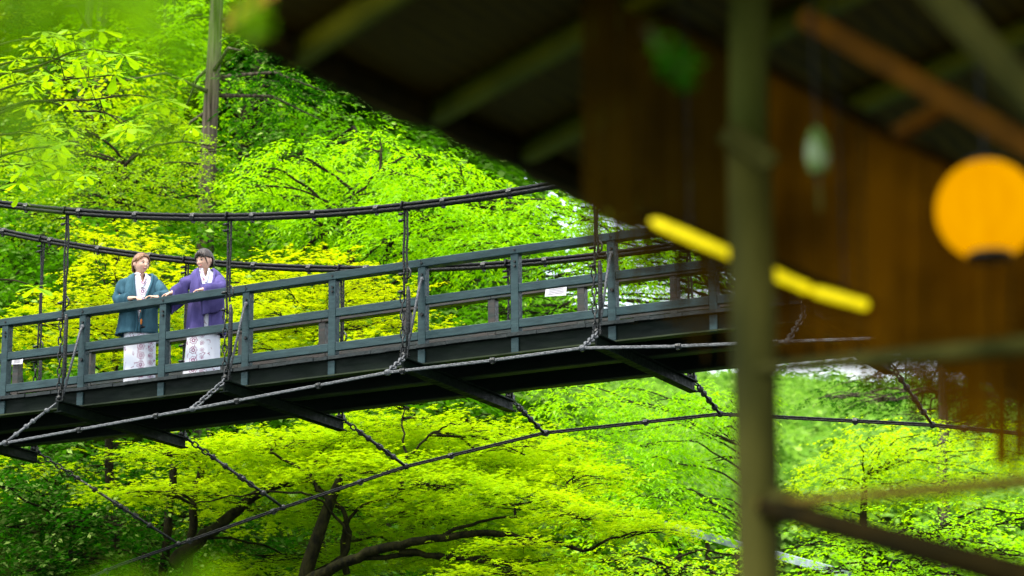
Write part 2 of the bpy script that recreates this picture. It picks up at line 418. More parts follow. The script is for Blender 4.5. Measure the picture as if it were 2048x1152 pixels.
# ---------------------------------------------------------------- near shelter (awning, posts, rails)
AZ = 2.1
VA = np.array([-.530, .848, 0.])                       # direction of the awning's cross poles (away from camera)
shel = empty('riverside_shelter', (0.9, 5.4, -1.6)); shel_loc = Vector((0.9, 5.4, -1.6))
tag(shel, 'out of focus dark riverside shelter with reed awning, olive post and rails in the foreground', 'shelter')
def sh(mb, name, mt, parent=None, **k):
    return mb.build(name, mt, parent or shel, loc=(0, 0, 0), **k)
shel.location = (0, 0, 0)                              # its parts carry world positions
A_ = at_z(440, 75, AZ); B_ = at_z(2048, 811, AZ); B_ = A_+(B_-A_)*1.25
mb = MB()
n = 60
edge = [A_+(B_-A_)*(k/n) for k in range(n+1)]
edge = [e+VA*(R.uniform(-.035, .035)) for e in edge]
vt = []; 
for e in edge:
    q = e-VA*9.0
    vt += [e, q, e+np.array([0, 0, .06]), q+np.array([0, 0, .06])]
f = []
for k in range(n):
    a = 4*k; b = a+4
    f += [(a, b, b+1, a+1), (a+2, a+3, b+3, b+2), (a, a+2, b+2, b), (a+1, b+1, b+3, a+3)]
f += [(0, 1, 3, 2), (4*n, 4*n+2, 4*n+3, 4*n+1)]
mb.add(vt, f)
M_reedroof, t_, p_ = newmat('woven_reed_awning')
tc = t_.nodes.new('ShaderNodeTexCoord'); mp = t_.nodes.new('ShaderNodeMapping'); mp.inputs['Rotation'].default_value = (0, 0, rad(-60))
t_.links.new(tc.outputs['Object'], mp.inputs[0])
wv = t_.nodes.new('ShaderNodeTexWave'); wv.inputs['Scale'].default_value = 6; wv.inputs['Distortion'].default_value = 3; wv.bands_direction = 'Y'
nz = t_.nodes.new('ShaderNodeTexNoise'); nz.inputs['Scale'].default_value = 1.3
t_.links.new(mp.outputs[0], wv.inputs[0]); t_.links.new(mp.outputs[0], nz.inputs[0])
mx = t_.nodes.new('ShaderNodeMath'); mx.operation = 'MULTIPLY'; t_.links.new(wv.outputs['Fac'], mx.inputs[0]); t_.links.new(nz.outputs[0], mx.inputs[1])
cr = t_.nodes.new('ShaderNodeValToRGB'); cr.color_ramp.elements[0].color = (.06, .030, .0003, 1); cr.color_ramp.elements[1].color = (.18, .095, .0008, 1); cr.color_ramp.elements[1].position = .7; p_.inputs['Specular IOR Level'].default_value = .08
t_.links.new(mx.outputs[0], cr.inputs[0]); t_.links.new(cr.outputs[0], p_.inputs['Base Color']); p_.inputs['Roughness'].default_value = .8
sh(mb, 'reed_awning', M_reedroof)
# cross poles under the awning (two visible, more beyond), and the long rim pole
for (x, y) in ((590, 112), (872, 226), (1058, 302), (1230, 420)):
    a = at_z(x, y, AZ-.03); mb = MB(); mb.tube([a, a-VA*2.6, a-VA*5.2], [.036, .03, .03], 8); sh(mb, 'bamboo_pole', M_bamboo, smooth=True)
a = at_z(520, 72, AZ-.03); b = at_z(2048, 770, AZ-.03)
mb = MB(); mb.tube([a, a*.5+b*.5, b], .035, 8); sh(mb, 'rim_pole', M_dkwood, smooth=True)
M_postd = mat('dark_green_post_paint', (.03, .04, .004), (.06, .07, .01), rough=.7, scale=4, stretch=(2, 2, .6), bump=.3, spec=.05)  # upper post colour, darker and greener than below the joint
# main post, thicker below its joint
PD = 5.15
def pb(px, py, d=PD): return at_y(px, py, d)
mb = MB()
a = pb(1497, -60); b = pb(1496, 300)
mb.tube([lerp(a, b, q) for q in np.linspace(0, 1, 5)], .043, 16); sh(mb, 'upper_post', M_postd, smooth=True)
mb = MB(); a = pb(1498, 292); b = pb(1503, 1230); b[1] = a[1] = PD; b[2] = -1.6; mb.tube([lerp(a, b, q) for q in np.linspace(0, 1, 9)], [.0485*(1+.03*math.sin(q*2.2)) for q in range(9)], 16); post_o = sh(mb, 'post', M_post, smooth=True)
mb = MB(); mb.beam(pb(1448, 262, PD-.06), pb(1545, 330, PD-.06), .02, .05, up=(0, 0, 1)); mb.ell(pb(1540, 318, PD-.06), (.02, .02, .02)); sh(mb, 'post_joint', M_post, post_o)
for (x0, y0, x1, y1, d0, d1, r, mt, nm) in ((1556, 736, 2150, 682, PD-.04, 4.6, .019, M_post, 'hand_rail'), (1556, 1006, 2150, 955, PD-.04, 4.6, .0135, M_olivewood, 'lower_rail'),
                                 (1570, 1022, 2200, 1195, PD-.05, 4.4, .030, M_dkwood, 'diagonal_brace')):
    mb = MB(); mb.tube([pb(x0-40, y0+(4 if nm != 'diagonal_brace' else -10), d0), lerp(pb(x0, y0, d0), pb(x1, y1, d1), .5), pb(x1, y1, d1)], [r*.8, r, r*1.15], 8); sh(mb, nm, mt, smooth=True)
mb = MB(); mb.ell(pb(1565, 1014, PD-.05), (.045, .05, .04)); sh(mb, 'rail_joint', M_post, smooth=True)
# timbers of the roof corner, upper right, lit by the lantern
mb = MB(); mb.beam(pb(1610, 35, 4.9), pb(2140, 338, 4.5), .05, .045); sh(mb, 'roof_beam', M_brownwood, bevel=.006)
mb = MB(); mb.beam(pb(1792, 268, 4.95), pb(1900, 205, 4.9), .03, .028); mb.build('roof_strut', M_brownwood, shel)
mb = MB(); mb.beam(pb(1850, -40, 4.2), pb(2120, 262, 4.2), .05, .05); sh(mb, 'roof_rafter', M_post, bevel=.006)
mb = MB(); mb.tube([pb(1160, -60, 5.33), pb(1520, 120, 5.33), pb(1780, 262, 5.33), pb(2120, 425, 5.33)], .013, 8); sh(mb, 'blind_pole', M_dkwood, smooth=True)
# hanging reed blind, thinning to a frayed fringe along its lower edge
M_reed = mat('reeds_lantern_tint', (.065, .028, .0002), (.20, .085, .0008), spec=.03, rough=.9, scale=3, stretch=(1.5, 1, 1), detail=3)  # right of the post: lantern glow put into the reed brown
M_reedk = mat('reeds_shade_tint', (.028, .015, .0002), (.06, .032, .0004), spec=.03, rough=.9, scale=3, stretch=(1.5, 1, 1), detail=3)  # left of the post: same reeds with shade put into the colour
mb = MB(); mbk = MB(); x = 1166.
def ytop(x): return np.interp(x, [1160, 1520, 1780, 2150], [-60, 122, 264, 440])
def ybot(x): return np.interp(x, [1166, 1200, 1300, 1460, 1600, 1800, 1900, 2048, 2150], [405, 420, 450, 530, 650, 745, 825, 925, 975])
while x < 2150:
    d = 5.36+R.uniform(-.006, .006)
    fr = np.interp(x, [1166, 1260, 1450, 1600, 2050], [100, 180, 200, 110, 45])
    yb = ybot(x)-20*R.random() if R.random() < np.interp(x, [1166, 1450, 1600, 1800], [.15, .04, .15, .4]) else ybot(x)+fr*(R.uniform(.30, 1.15) if x < 1560 else R.uniform(.15, .85))
    if R.random() < .95:
        a = pb(x, ytop(x)+4, d); b = pb(x+R.uniform(-3, 3), yb, d); r = R.uniform(.0019, .0027)
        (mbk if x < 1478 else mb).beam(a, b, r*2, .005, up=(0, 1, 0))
    x += np.interp(x, [1166, 1300, 1460], [3.6, 3.0, 3.2])
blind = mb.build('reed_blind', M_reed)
tag(blind, 'hanging reed blind right of the olive post, brown with the lantern glow put into its colour, frayed along its lower edge', 'blind')
blindk = mbk.build('reed_blind', M_reedk); tag(blindk, 'hanging reed blind left of the olive post, shade put into its dark colour, its frayed edge veiling the bridge railing', 'blind')
# yellow tube lamp hung under the roof, behind the post
M_tube = emit('lit_yellow_tube', (.86, .70, .0), .42)
t_ = M_tube.node_tree; nz = t_.nodes.new('ShaderNodeTexNoise'); nz.inputs['Scale'].default_value = 16
mr = t_.nodes.new('ShaderNodeMapRange'); mr.inputs[1].default_value = .35; mr.inputs[2].default_value = .65; mr.inputs[3].default_value = .12; mr.inputs[4].default_value = .48
t_.links.new(nz.outputs[0], mr.inputs[0]); t_.links.new(mr.outputs[0], t_.nodes['Principled BSDF'].inputs['Emission Strength'])
M_tubebase = mat('lamp_batten', (.3, .3, .2), rough=.5)
tl = empty('strip_lamp', tuple(pb(1520, 520, 5.26)))
tag(tl, 'long bright yellow strip lamp slanting down behind the olive post', 'lamp')
loc = np.array(tl.location)
for (x0, y0, x1, y1) in ((1300, 440, 1497, 524), (1503, 528, 1622, 580), (1622, 580, 1738, 612)):
    mb = MB(); a = pb(x0, y0, 5.26)-loc; b = pb(x1, y1, 5.26)-loc; mb.tube([lerp(a, b, .0), lerp(a, b, .08), lerp(a, b, .4), lerp(a, b, .7), lerp(a, b, .94), lerp(a, b, 1.)], [.004, .0115, .013, .0115, .012, .004], 10); mb.build('tube', M_tube, tl, smooth=True)
mb = MB(); mb.beam(pb(1285, 423, 5.30)-loc, pb(1748, 608, 5.30)-loc, .02, .012); mb.build('batten', M_dkwood, tl)
for q_ in (pb(1380, 462, 5.30), pb(1690, 585, 5.30)):
    mb = MB(); mb.tube([q_-loc, np.array([q_[0], q_[1], AZ])-loc], .0022, 5); mb.build('cord', M_iron, tl)
# round paper lantern
LR = .1075; lc = at_y(1974, 420, 5.0)
lan = empty('paper_lantern', tuple(lc))
tag(lan, 'round glowing orange paper lantern hanging at the right edge', 'lantern')
ml, tl_, pl_ = newmat('orange_lantern_paper')
pl_.inputs['Base Color'].default_value = (.05, .02, .0, 1); pl_.inputs['Roughness'].default_value = .8; pl_.inputs['Specular IOR Level'].default_value = 0
tc = tl_.nodes.new('ShaderNodeTexCoord'); wv = tl_.nodes.new('ShaderNodeTexNoise'); wv.inputs['Scale'].default_value = 5; mpl = tl_.nodes.new('ShaderNodeMapping'); mpl.inputs['Scale'].default_value = (6, 6, .6); tl_.links.new(tc.outputs['Object'], mpl.inputs[0]); tl_.links.new(mpl.outputs[0], wv.inputs[0])
cr = tl_.nodes.new('ShaderNodeValToRGB'); cr.color_ramp.elements[0].color = (.25, .095, .0, 1); cr.color_ramp.elements[1].color = (.36, .165, .0, 1)
tl_.links.new(wv.outputs[0], cr.inputs[0]); tl_.links.new(cr.outputs[0], pl_.inputs['Emission Color']); pl_.inputs['Emission Strength'].default_value = 1.0
mb = MB(); vs = []; fs = []; nn = 40; mm = 56
for i in range(mm+1):
    th = .36+(math.pi-.80)*i/mm
    rr = LR*(1-.012*(1-abs(math.sin(i*math.pi/2))))
    for k in range(nn): vs.append((math.sin(th)*math.cos(2*math.pi*k/nn)*rr, math.sin(th)*math.sin(2*math.pi*k/nn)*rr, math.cos(th)*rr))
fs = [(i*nn+k, (i+1)*nn+k, (i+1)*nn+(k+1) % nn, i*nn+(k+1) % nn) for i in range(mm) for k in range(nn)]
mb.add(vs, fs); mb.build('paper_shade', ml, lan, smooth=True)
for zz, nm, rr in ((LR*.935, 'top_ring', .39), (-LR*.905, 'bottom_ring', .44)):
    mb = MB(); mb.tube([(0, 0, zz-.008), (0, 0, zz+.008)], LR*rr, 24); mb.build(nm, M_iron, lan)
mb = MB(); mb.tube([(0, 0, LR*.9), (0, 0, AZ-lc[2])], .004, 6); mb.build('cord', M_iron, lan)
# glass wind chime
wc = at_y(1635, 305, 4.85)
ch = empty('wind_chime', tuple(wc)); tag(ch, 'blurred pale green glass wind chime hanging right of the post', 'wind chime')
M_gl = mat('milky_green_glass', (.09, .15, .03), (.14, .22, .05), rough=.25, spec=.6)
mb = MB(); vs = []
for i in range(10):
    z = .046-i*.0094; r = .030*math.sqrt(max(0, 1-(z/.050)**2))*(1 if i < 8 else .96)
    vs.append((z, r))
mb.tube([(0, 0, z*1.15) for z, r in vs], [max(r*.85, .004) for z, r in vs], 18); mb.build('glass_bell', M_gl, ch, smooth=True)
mb = MB(); mb.tube([(0, 0, .04), (0, 0, AZ-wc[2])], .002, 5); mb.tube([(0, 0, -.03), (0, 0, -.07)], .002, 5); mb.build('string', M_iron, ch)
mb = MB(); mb.box((0, 0, -.095), (.009, .001, .06)); mb.build('paper_strip', M_post, ch)

# ---------------------------------------------------------------- ground, hill, river
def hgt(X, Y):
    X = np.asarray(X, float); Y = np.asarray(Y, float)
    al = X/np.maximum(Y, 5)
    left = 1/(1+np.exp(np.clip((al+.022)/.014, -50, 50)))               # 1 = steep wooded slope on the left, 0 = open valley
    slope = .50*left+.15*(1-left)
    near = np.where(Y < 8, -1.6, np.where(Y < 12, -1.6-(Y-8)*.6, -4.0))
    bank = -4+np.clip(Y-27, 0, 4)*1.3
    h = np.where(Y > 27, bank, near)
    h = np.where(Y > 31, 1.2+(Y-31)*slope, h)
    far = (1-left)*np.clip(Y-150, 0, 170)*.115*np.clip(1.0-(al-.10)*1.1, .5, 1.15)
    h = h+far*(Y > 150)
    h = h+np.where(Y > 34, .8*np.sin(X*.35)*np.sin(Y*.22)+.5*np.sin(X*.9+Y*.5), 0)
    return h
def hz(X, Y): return float(hgt(X, Y))
ys = np.concatenate([np.linspace(-12, 26.5, 30), np.linspace(27, 60, 60), np.geomspace(61, 520, 60)])
us = np.linspace(-1, 1, 110)
G = []
for y in ys:
    half = 30+max(y, 0)*.9
    for u in us: G.append((u*half, y, hz(u*half, y)))
mb = MB(); nu = len(us)
mb.add(G, [(j*nu+i, j*nu+i+1, (j+1)*nu+i+1, (j+1)*nu+i) for j in range(len(ys)-1) for i in range(nu-1)])
tag(mb.build('ground', M_ground, None, smooth=True), kind='structure')
M_water = mat('river_water', (.02, .05, .045), (.05, .09, .07), rough=.08, scale=2, bump=.6, bscale=3)
mb = MB(); mb.add([(-60, 9, -2.9), (60, 9, -2.9), (60, 29.5, -2.9), (-60, 29.5, -2.9)], [(0, 1, 2, 3)])
tag(mb.build('river_water', M_water, None), kind='structure')
if hgt(0, 5) > -9:
    mb = MB(); mb.box((0, 1.5, -1.63), (14, 11, .08)); tag(mb.build('terrace_paving', M_deck, None), kind='structure')

# ---------------------------------------------------------------- foliage
def leaf_batch(P, A, Nn, size, kind):
    """P base points, A leaf axis (unit), Nn approx normal, size (n,) -> verts, idx, nper"""
    n = len(P)
    Sd = np.cross(Nn, A); Sd /= np.linalg.norm(Sd, axis=1)[:, None]+1e-9
    Nn = np.cross(A, Sd)
    if kind == 'oval':        # quad, slightly folded at the widest place
        T = np.array([(0, 0, 0), (.5, .27, .03), (1, 0, -.10), (.5, -.27, .03)])
        idx = np.array([0, 1, 2, 3]); nper = 4
    elif kind == 'narrow':
        T = np.array([(0, 0, 0), (.45, .17, .03), (1, 0, -.12), (.45, -.17, .03)]); idx = np.array([0, 1, 2, 3]); nper = 4
    elif kind == 'tri':
        T = np.array([(0, 0, 0), (.75, .36, 0), (1., -.3, -.05)]); idx = np.array([0, 1, 2]); nper = 3
    elif kind == 'maple':     # five pointed star sharing its foot vertex
        T = [(0, 0, 0)]; idx = []
        for k, (a, l) in enumerate(((-1.5, .62), (-.72, .9), (0, 1.05), (.72, .9), (1.5, .62))):
            i0 = len(T)
            T += [(l*.45*math.cos(a-.26), l*.45*math.sin(a-.26), .02), (l*math.cos(a), l*math.sin(a), -.10), (l*.45*math.cos(a+.26), l*.45*math.sin(a+.26), .02)]
            idx += [0, i0, i0+1, i0+2]
        T = np.array(T); idx = np.array(idx); nper = 4
    elif kind == 'big':       # obovate leaf of a magnolia whorl
        T = np.array([(0, .0, 0), (.35, .10, .03), (.75, .2, .02), (.96, .12, -.04), (1.0, 0, -.06), (.96, -.12, -.04), (.75, -.2, .02), (.35, -.10, .03)])
        idx = np.arange(8); nper = 8
    m = len(T)
    V = P[:, None, :]+size[:, None, None]*(T[None, :, 0, None]*A[:, None, :]+T[None, :, 1, None]*Sd[:, None, :]+T[None, :, 2, None]*Nn[:, None, :])
    I = (np.arange(n)[:, None]*m+idx[None, :]).ravel()
    return V.reshape(-1, 3), I, nper

def twig_leaves(O, D, Ln, nleaf, size, kind, droop=.25, flat=.8, g=rng, tilt=.24):
    """O twig origins, D horizontal-ish directions, Ln lengths: leaves alternate along each twig"""
    n = len(O); t = (np.arange(nleaf)+.6)/nleaf
    side = np.where(np.arange(nleaf) % 2 == 0, 1., -1.)
    up = np.array([0, 0, 1.])
    Sd = np.cross(np.broadcast_to(up, D.shape), D); Sd /= np.linalg.norm(Sd, axis=1)[:, None]+1e-9
    P = O[:, None, :]+D[:, None, :]*(Ln[:, None]*t[None, :])[:, :, None]
    P[:, :, 2] -= droop*Ln[:, None]*(t[None, :]**2)
    ang = .9*(1-.5*t)[None, :]+g.normal(0, .25, (n, nleaf))
    A = D[:, None, :]*np.cos(ang)[:, :, None]+Sd[:, None, :]*(np.sin(ang)*side[None, :])[:, :, None]
    A[:, :, 2] -= droop*t[None, :]*1.0+g.normal(.05, .18, (n, nleaf))
    A = A.reshape(-1, 3); A /= np.linalg.norm(A, axis=1)[:, None]
    N = g.normal(0, tilt, (n*nleaf, 3)); N[:, 2] = flat+.2
    P = P.reshape(-1, 3)+g.normal(0, .012, (n*nleaf, 3))
    sz = size*g.uniform(.7, 1.2, n*nleaf)
    return leaf_batch(P, A, N, sz, kind)

def pad_twigs(c, rx, ry, th, n, out=.75, dome=.35, g=rng, edge=.5, yaw=0., tw=(.25, .6)):
    """n twig origins inside a flattened dome of foliage"""
    a = g.uniform(0, 2*math.pi, n); r = g.uniform(0, 1, n)**edge
    r = r*(1+.18*np.sin(a*3+c[0])+.12*np.sin(a*7+c[1]*2))
    x = np.cos(a)*r*rx; y = np.sin(a)*r*ry
    z = -dome*rx*(r**2)*.5+g.normal(0, th, n)*(1-.5*np.minimum(r, 1))
    # slow lumps
    z += th*1.3*np.sin(x*3.1/max(rx, .5)+c[2])*np.cos(y*4.3/max(ry, .5)+c[0])
    cyw, syw = math.cos(yaw), math.sin(yaw)
    O = np.stack([c[0]+x*cyw-y*syw, c[1]+x*syw+y*cyw, c[2]+z], 1)
    da = np.arctan2(O[:, 1]-c[1], O[:, 0]-c[0])+g.normal(0, out, n)
    D = np.stack([np.cos(da), np.sin(da), g.normal(.08, .18, n)], 1); D /= np.linalg.norm(D, axis=1)[:, None]
    return O, D, g.uniform(tw[0], tw[1], n)

def branchy(mb, a, b, r0, r1, g, sag=.12, n=7, wob=.05, sides=6):
    a = np.array(a, float); b = np.array(b, float); Ln = np.linalg.norm(b-a)
    t = np.linspace(0, 1, n)[:, None]
    P = a*(1-t)+b*t
    off = np.array([g.normal(0, wob*Ln), g.normal(0, wob*Ln), sag*Ln])
    P = P+off*np.sin(t*math.pi)+g.normal(0, wob*.25*Ln, (n, 3))*np.sin(t*math.pi)
    P = smooth_path(P, 2); mb.tube(P, np.linspace(r0, r1, len(P)), sides, cap=False); return P

def make_tree(name, label, cat, trunk, pads, leafm, barkm, kind='oval', size=.1, nleaf=9, tw=(.25, .6), dens=14, group=None,
              limbs=None, r0=.15, seed=1, droop=.25, sub=7, flat=.8, dome=.35, lr=.045, subr=.012, th=None, tilt=.24, loosen=.75):
    """trunk: world polyline; pads: (centre, rx, ry, thickness)"""
    g = np.random.default_rng(seed)
    base = np.array(trunk[0], float)
    root = empty(name, tuple(base)); tag(root, label, cat, group)
    T = smooth_path(trunk, 6)
    mb = MB(); mb.tube(T-base, np.linspace(r0, r0*.45, len(T)), 10)
    for lim in (limbs or []):
        P = smooth_path(lim[0], 5)-base
        P = P+g.normal(0, .015, P.shape); mb.tube(P, np.linspace(lim[1], lim[2], len(P)), 8, cap=False)
    joints = np.concatenate([T[len(T)//3:]]+[smooth_path(l[0], 5)[4:] for l in (limbs or [])])
    Vs = []; Is = []; off = 0
    for (c, rx, ry, thk) in pads:
        c = np.array(c, float)
        d = np.linalg.norm((joints-c)*np.array([1, 1, 1.3]), axis=1)+np.where(joints[:, 2] > c[2]+.2, 3, 0)
        j = joints[int(np.argmin(d))]
        cc = c-np.array([0, 0, thk*.5])
        branchy(mb, j-base, cc-base, lr, lr*.45, g, .10, wob=.07)
        for k in range(sub):
            a = g.uniform(0, 2*math.pi); r = g.uniform(.55, 1.0)
            e = c+np.array([math.cos(a)*r*rx, math.sin(a)*r*ry, -dome*rx*r*r*.5-thk*.3])
            P = branchy(mb, lerp(j, cc, g.uniform(.5, 1))-base, e-base, subr*1.3, subr*.35, g, .06, wob=.06, sides=4)
            for q in range(3):
                s_ = P[int(len(P)*g.uniform(.35, .85))]; e2 = s_+np.array([g.normal(0, .3*rx), g.normal(0, .3*ry), g.uniform(0, .25)*thk*2])
                branchy(mb, s_, e2, subr*.55, subr*.2, g, .05, n=5, sides=3)
        n = max(6, int(dens*rx*ry*math.pi))
        O, D, Ln = pad_twigs(c, rx, ry, thk, n, dome=dome, g=g, tw=tw, out=loosen)
        V, I, nper = twig_leaves(O, D, Ln, nleaf, size, kind, droop, flat, g, tilt)
        Vs.append(V); Is.append(I+off); off += len(V)
    mb.build('trunk', barkm, root, smooth=True)
    fast_mesh('crown', (np.concatenate(Vs)-base, np.concatenate(Is)), nper, leafm, root)
    return root

LM_lime = leafmat('lime_maple_leaves', (.33, .58, .002), (.54, .76, .002), var=.28)
LM_yel = leafmat('yellow_maple_leaves', (.50, .67, .002), (.69, .79, .002), var=.3)
LM_mid = leafmat('fresh_green_leaves', (.21, .54, .002), (.37, .74, .002), var=.32)
LM_mid2 = leafmat('deeper_green_leaves', (.065, .26, .002), (.14, .44, .002), var=.42)
LM_deep = leafmat('wood_leaves_shade_tint', (.025, .13, .002), (.06, .22, .002), var=.5)  # dark depth between the crowns: shade put into the leaf colour
LM_olive = leafmat('small_olive_leaves', (.17, .35, .003), (.30, .52, .003), var=.45, gloss=.1)
LM_dark = leafmat('dark_glossy_leaves', (.008, .06, .003), (.02, .13, .002), var=.5, gloss=.12, rough=.4)
LM_shade = leafmat('awning_leaves_shade_tint', (.008, .05, .001), (.012, .07, .001), var=.3, gloss=0)  # shade under the awning put into the green of this clump
LM_big = leafmat('large_pale_green_leaves', (.27, .52, .003), (.42, .68, .003), var=.25, patch=1.5)
LM_fg = leafmat('foreground_leaves', (.12, .32, .001), (.34, .60, .001), var=.3, gloss=.02)

def A(px, py, Y): return at_y(px, py, Y)
def padp(px, py, Y, rpx, thp=None, dep=1.0):       # a pad given by its place and half-width in the photo
    r = rpx/F_PX*Y; return (A(px, py, Y), r, r*dep, (thp or rpx*.18)/F_PX*Y)
def root_at(X, Y): return np.array([X, Y, hz(X, Y)-.3])

# (1) the big layered maple beneath the bridge
b0 = A(628, 1185, 32.5)
base = np.array([b0[0]-.3, 33.0, hz(b0[0]-.3, 33.0)-.2])
tr = [base, A(600, 1260, 32.7), A(612, 1150, 32.5), A(640, 1060, 32.4), A(662, 1000, 32.4), A(685, 950, 32.4)]
lim = [([A(610, 1165, 32.5), A(680, 1128, 32.2), A(770, 1098, 32), A(870, 1078, 31.8), A(1000, 1066, 31.6), A(1090, 1086, 31.5), A(1180, 1100, 31.4)], .085, .02),
       ([A(700, 1120, 32.2), A(830, 1110, 32), A(960, 1122, 31.8), A(1060, 1165, 31.6)], .04, .02),
       ([A(615, 1150, 32.5), A(690, 1110, 32.6), A(690, 1040, 32.6), A(665, 1000, 32.7), A(620, 960, 32.8)], .045, .025),
       ([A(690, 1060, 32.6), A(715, 1020, 32.6), A(800, 985, 32.4)], .03, .015),
       ([A(662, 1000, 32.4), A(640, 985, 32.5), A(600, 940, 32.6), A(540, 905, 32.6)], .035, .016),
       ([A(870, 1078, 31.8), A(930, 1050, 31.7), A(1010, 1035, 31.6), A(1120, 1032, 31.5)], .03, .01),
       ([A(800, 985, 32.4), A(812, 930, 32.3), A(806, 880, 32.3), A(808, 815, 32.4)], .03, .008),
       ([A(812, 915, 32.3), A(860, 870, 32.2), A(900, 850, 32.1), A(980, 828, 32)], .02, .006),
       ([A(800, 1100, 32), A(900, 1112, 31.9), A(1010, 1125, 31.8), A(1090, 1165, 31.6)], .045, .02),
       ([A(690, 1040, 32.6), A(690, 1150, 32.7)], .04, .05),
       ([A(700, 1075, 32.4), A(650, 1010, 32.3), A(600, 985, 32.2), A(480, 990, 32.2), A(390, 1010, 32.1)], .022, .008),
       ([A(325, 1180, 33.6), A(335, 1060, 33.6), A(350, 930, 33.6)], .07, .05), ([A(372, 1180, 33.5), A(385, 1050, 33.5), A(402, 930, 33.5)], .07, .05),
       ([A(340, 1130, 33.2), A(400, 1080, 33.1), A(450, 1040, 33), A(520, 985, 32.9), A(590, 965, 32.8)], .10, .05)]
pads = [padp(330, 905, 32.5, 105, 12), padp(250, 985, 32, 85, 10), padp(345, 985, 32.5, 110, 12), padp(430, 900, 33, 120, 14), padp(560, 890, 33, 150, 18),
        padp(700, 870, 33.5, 150, 20), padp(830, 860, 33.5, 150, 20), padp(960, 870, 33, 150, 20), padp(1050, 905, 32.5, 140, 16), padp(1150, 950, 32.2, 110, 10), padp(600, 960, 33, 140, 14),
        padp(760, 940, 32.5, 160, 18), padp(900, 970, 32, 170, 18), padp(1040, 1000, 31.6, 170, 16), padp(1170, 1035, 31.4, 150, 12), padp(1300, 1058, 31.2, 95, 8),
        padp(720, 1020, 33.6, 150, 14), padp(860, 1040, 33.2, 170, 14), padp(800, 1100, 33.8, 170, 16), padp(940, 1110, 33, 150, 14), padp(1080, 1120, 32.6, 110, 10), padp(660, 900, 34, 180, 20),
        padp(900, 905, 34, 180, 20), padp(1010, 935, 33.6, 150, 18), padp(520, 1030, 34.2, 110, 12), padp(600, 1130, 34.4, 130, 14), padp(460, 960, 34.6, 120, 14), padp(1040, 1090, 30.8, 80, 7), padp(1000, 1145, 31, 110, 9)]
pads = [(c, rx, ry, th*.7) for c, rx, ry, th in pads]
make_tree('maple_tree', 'wide layered lime green maple with dark crooked limbs right under the bridge', 'tree', tr, pads, LM_lime, M_barkd, 'maple', .054, 10, (.2, .5), 92,
          limbs=lim, r0=.13, seed=3, droop=.14, sub=10, dome=.16, lr=.022, subr=.0065, tilt=.13)
# (2) bright yellow maples just beyond the bridge
def simple_trunk(px, Y, ztop_py, lean=.0):
    t = A(px, ztop_py, Y); X = t[0]+lean; b = root_at(X, Y)
    return [b, lerp(b, t, .35)+np.array([.12, 0, 0]), lerp(b, t, .7)-np.array([.1, 0, 0]), t]
def rpads(spec, Y, jit, seed, thk=.2):
    g = np.random.default_rng(seed); out = []
    for px, py, r in spec:
        y = Y+g.uniform(-jit, jit); out.append(padp(px, py, y, r, r*thk))
    return out
make_tree('maple_tree', 'bright yellow maple behind the two women on the bridge', 'tree', simple_trunk(240, 35, 640),
          rpads([(250, 478, 80), (190, 468, 38), (310, 500, 75), (230, 540, 75), (330, 545, 80), (180, 600, 100), (300, 600, 100), (90, 640, 90), (20, 650, 70), (200, 660, 110), (340, 650, 100), (60, 700, 80), (300, 710, 110), (380, 600, 60), (200, 625, 60), (270, 520, 60), (120, 600, 55), (430, 640, 60)], 34.5, 1.0, 5),
          LM_yel, M_barkd, 'maple', .056, 10, (.2, .5), 66, r0=.10, seed=5, droop=.18, sub=5, dome=.3, lr=.018, subr=.006, tilt=.15)
make_tree('maple_tree', 'bright yellow maple filling the railing gaps right of the purple jacket', 'tree', simple_trunk(640, 35, 680),
          rpads([(600, 515, 70), (560, 545, 80), (660, 540, 90), (740, 560, 75), (520, 590, 90), (620, 600, 110), (740, 610, 100), (560, 650, 100), (680, 655, 120), (500, 690, 90), (800, 590, 60), (620, 710, 120), (740, 690, 100), (470, 560, 50), (820, 640, 60), (860, 660, 50), (540, 620, 80)], 34.5, 1.0, 6),
          LM_yel, M_barkd, 'maple', .056, 10, (.2, .5), 66, r0=.09, seed=6, droop=.18, sub=5, dome=.3, lr=.018, subr=.006, tilt=.15)
# (3) fresh green broadleaf behind, in arching sprays
make_tree('broadleaf_tree', 'fresh green tree of arching sprays above the bridge, under the roof edge', 'tree', simple_trunk(700, 43, 430, .6),
          rpads([(600, 300, 85), (660, 330, 90), (500, 365, 55), (560, 390, 90), (720, 360, 90), (800, 345, 60), (880, 350, 80), (960, 380, 80), (840, 400, 110), (700, 420, 110), (1050, 420, 100), (960, 440, 110), (1120, 400, 70), (1190, 440, 80), (1250, 480, 80), (1160, 480, 80), (1330, 500, 70), (1230, 540, 60), (760, 280, 60), (840, 310, 60), (860, 470, 110), (1080, 465, 90), (620, 440, 60), (780, 480, 80), (980, 480, 90), (920, 330, 40), (520, 330, 45)], 42, 2, 8, .16),
          LM_mid, M_bark, 'narrow', .115, 11, (.35, .8), 46, limbs=[([A(690, 560, 43), A(640, 470, 42.5), A(700, 400, 42), A(760, 340, 42)], .06, .02), ([A(760, 540, 43), A(785, 480, 42), A(850, 440, 42), A(960, 420, 42)], .07, .02), ([A(600, 500, 43), A(660, 460, 42.5), A(720, 400, 42)], .04, .02)],
          r0=.14, seed=8, droop=.55, sub=5, dome=.75, lr=.03, subr=.009, tilt=.16)
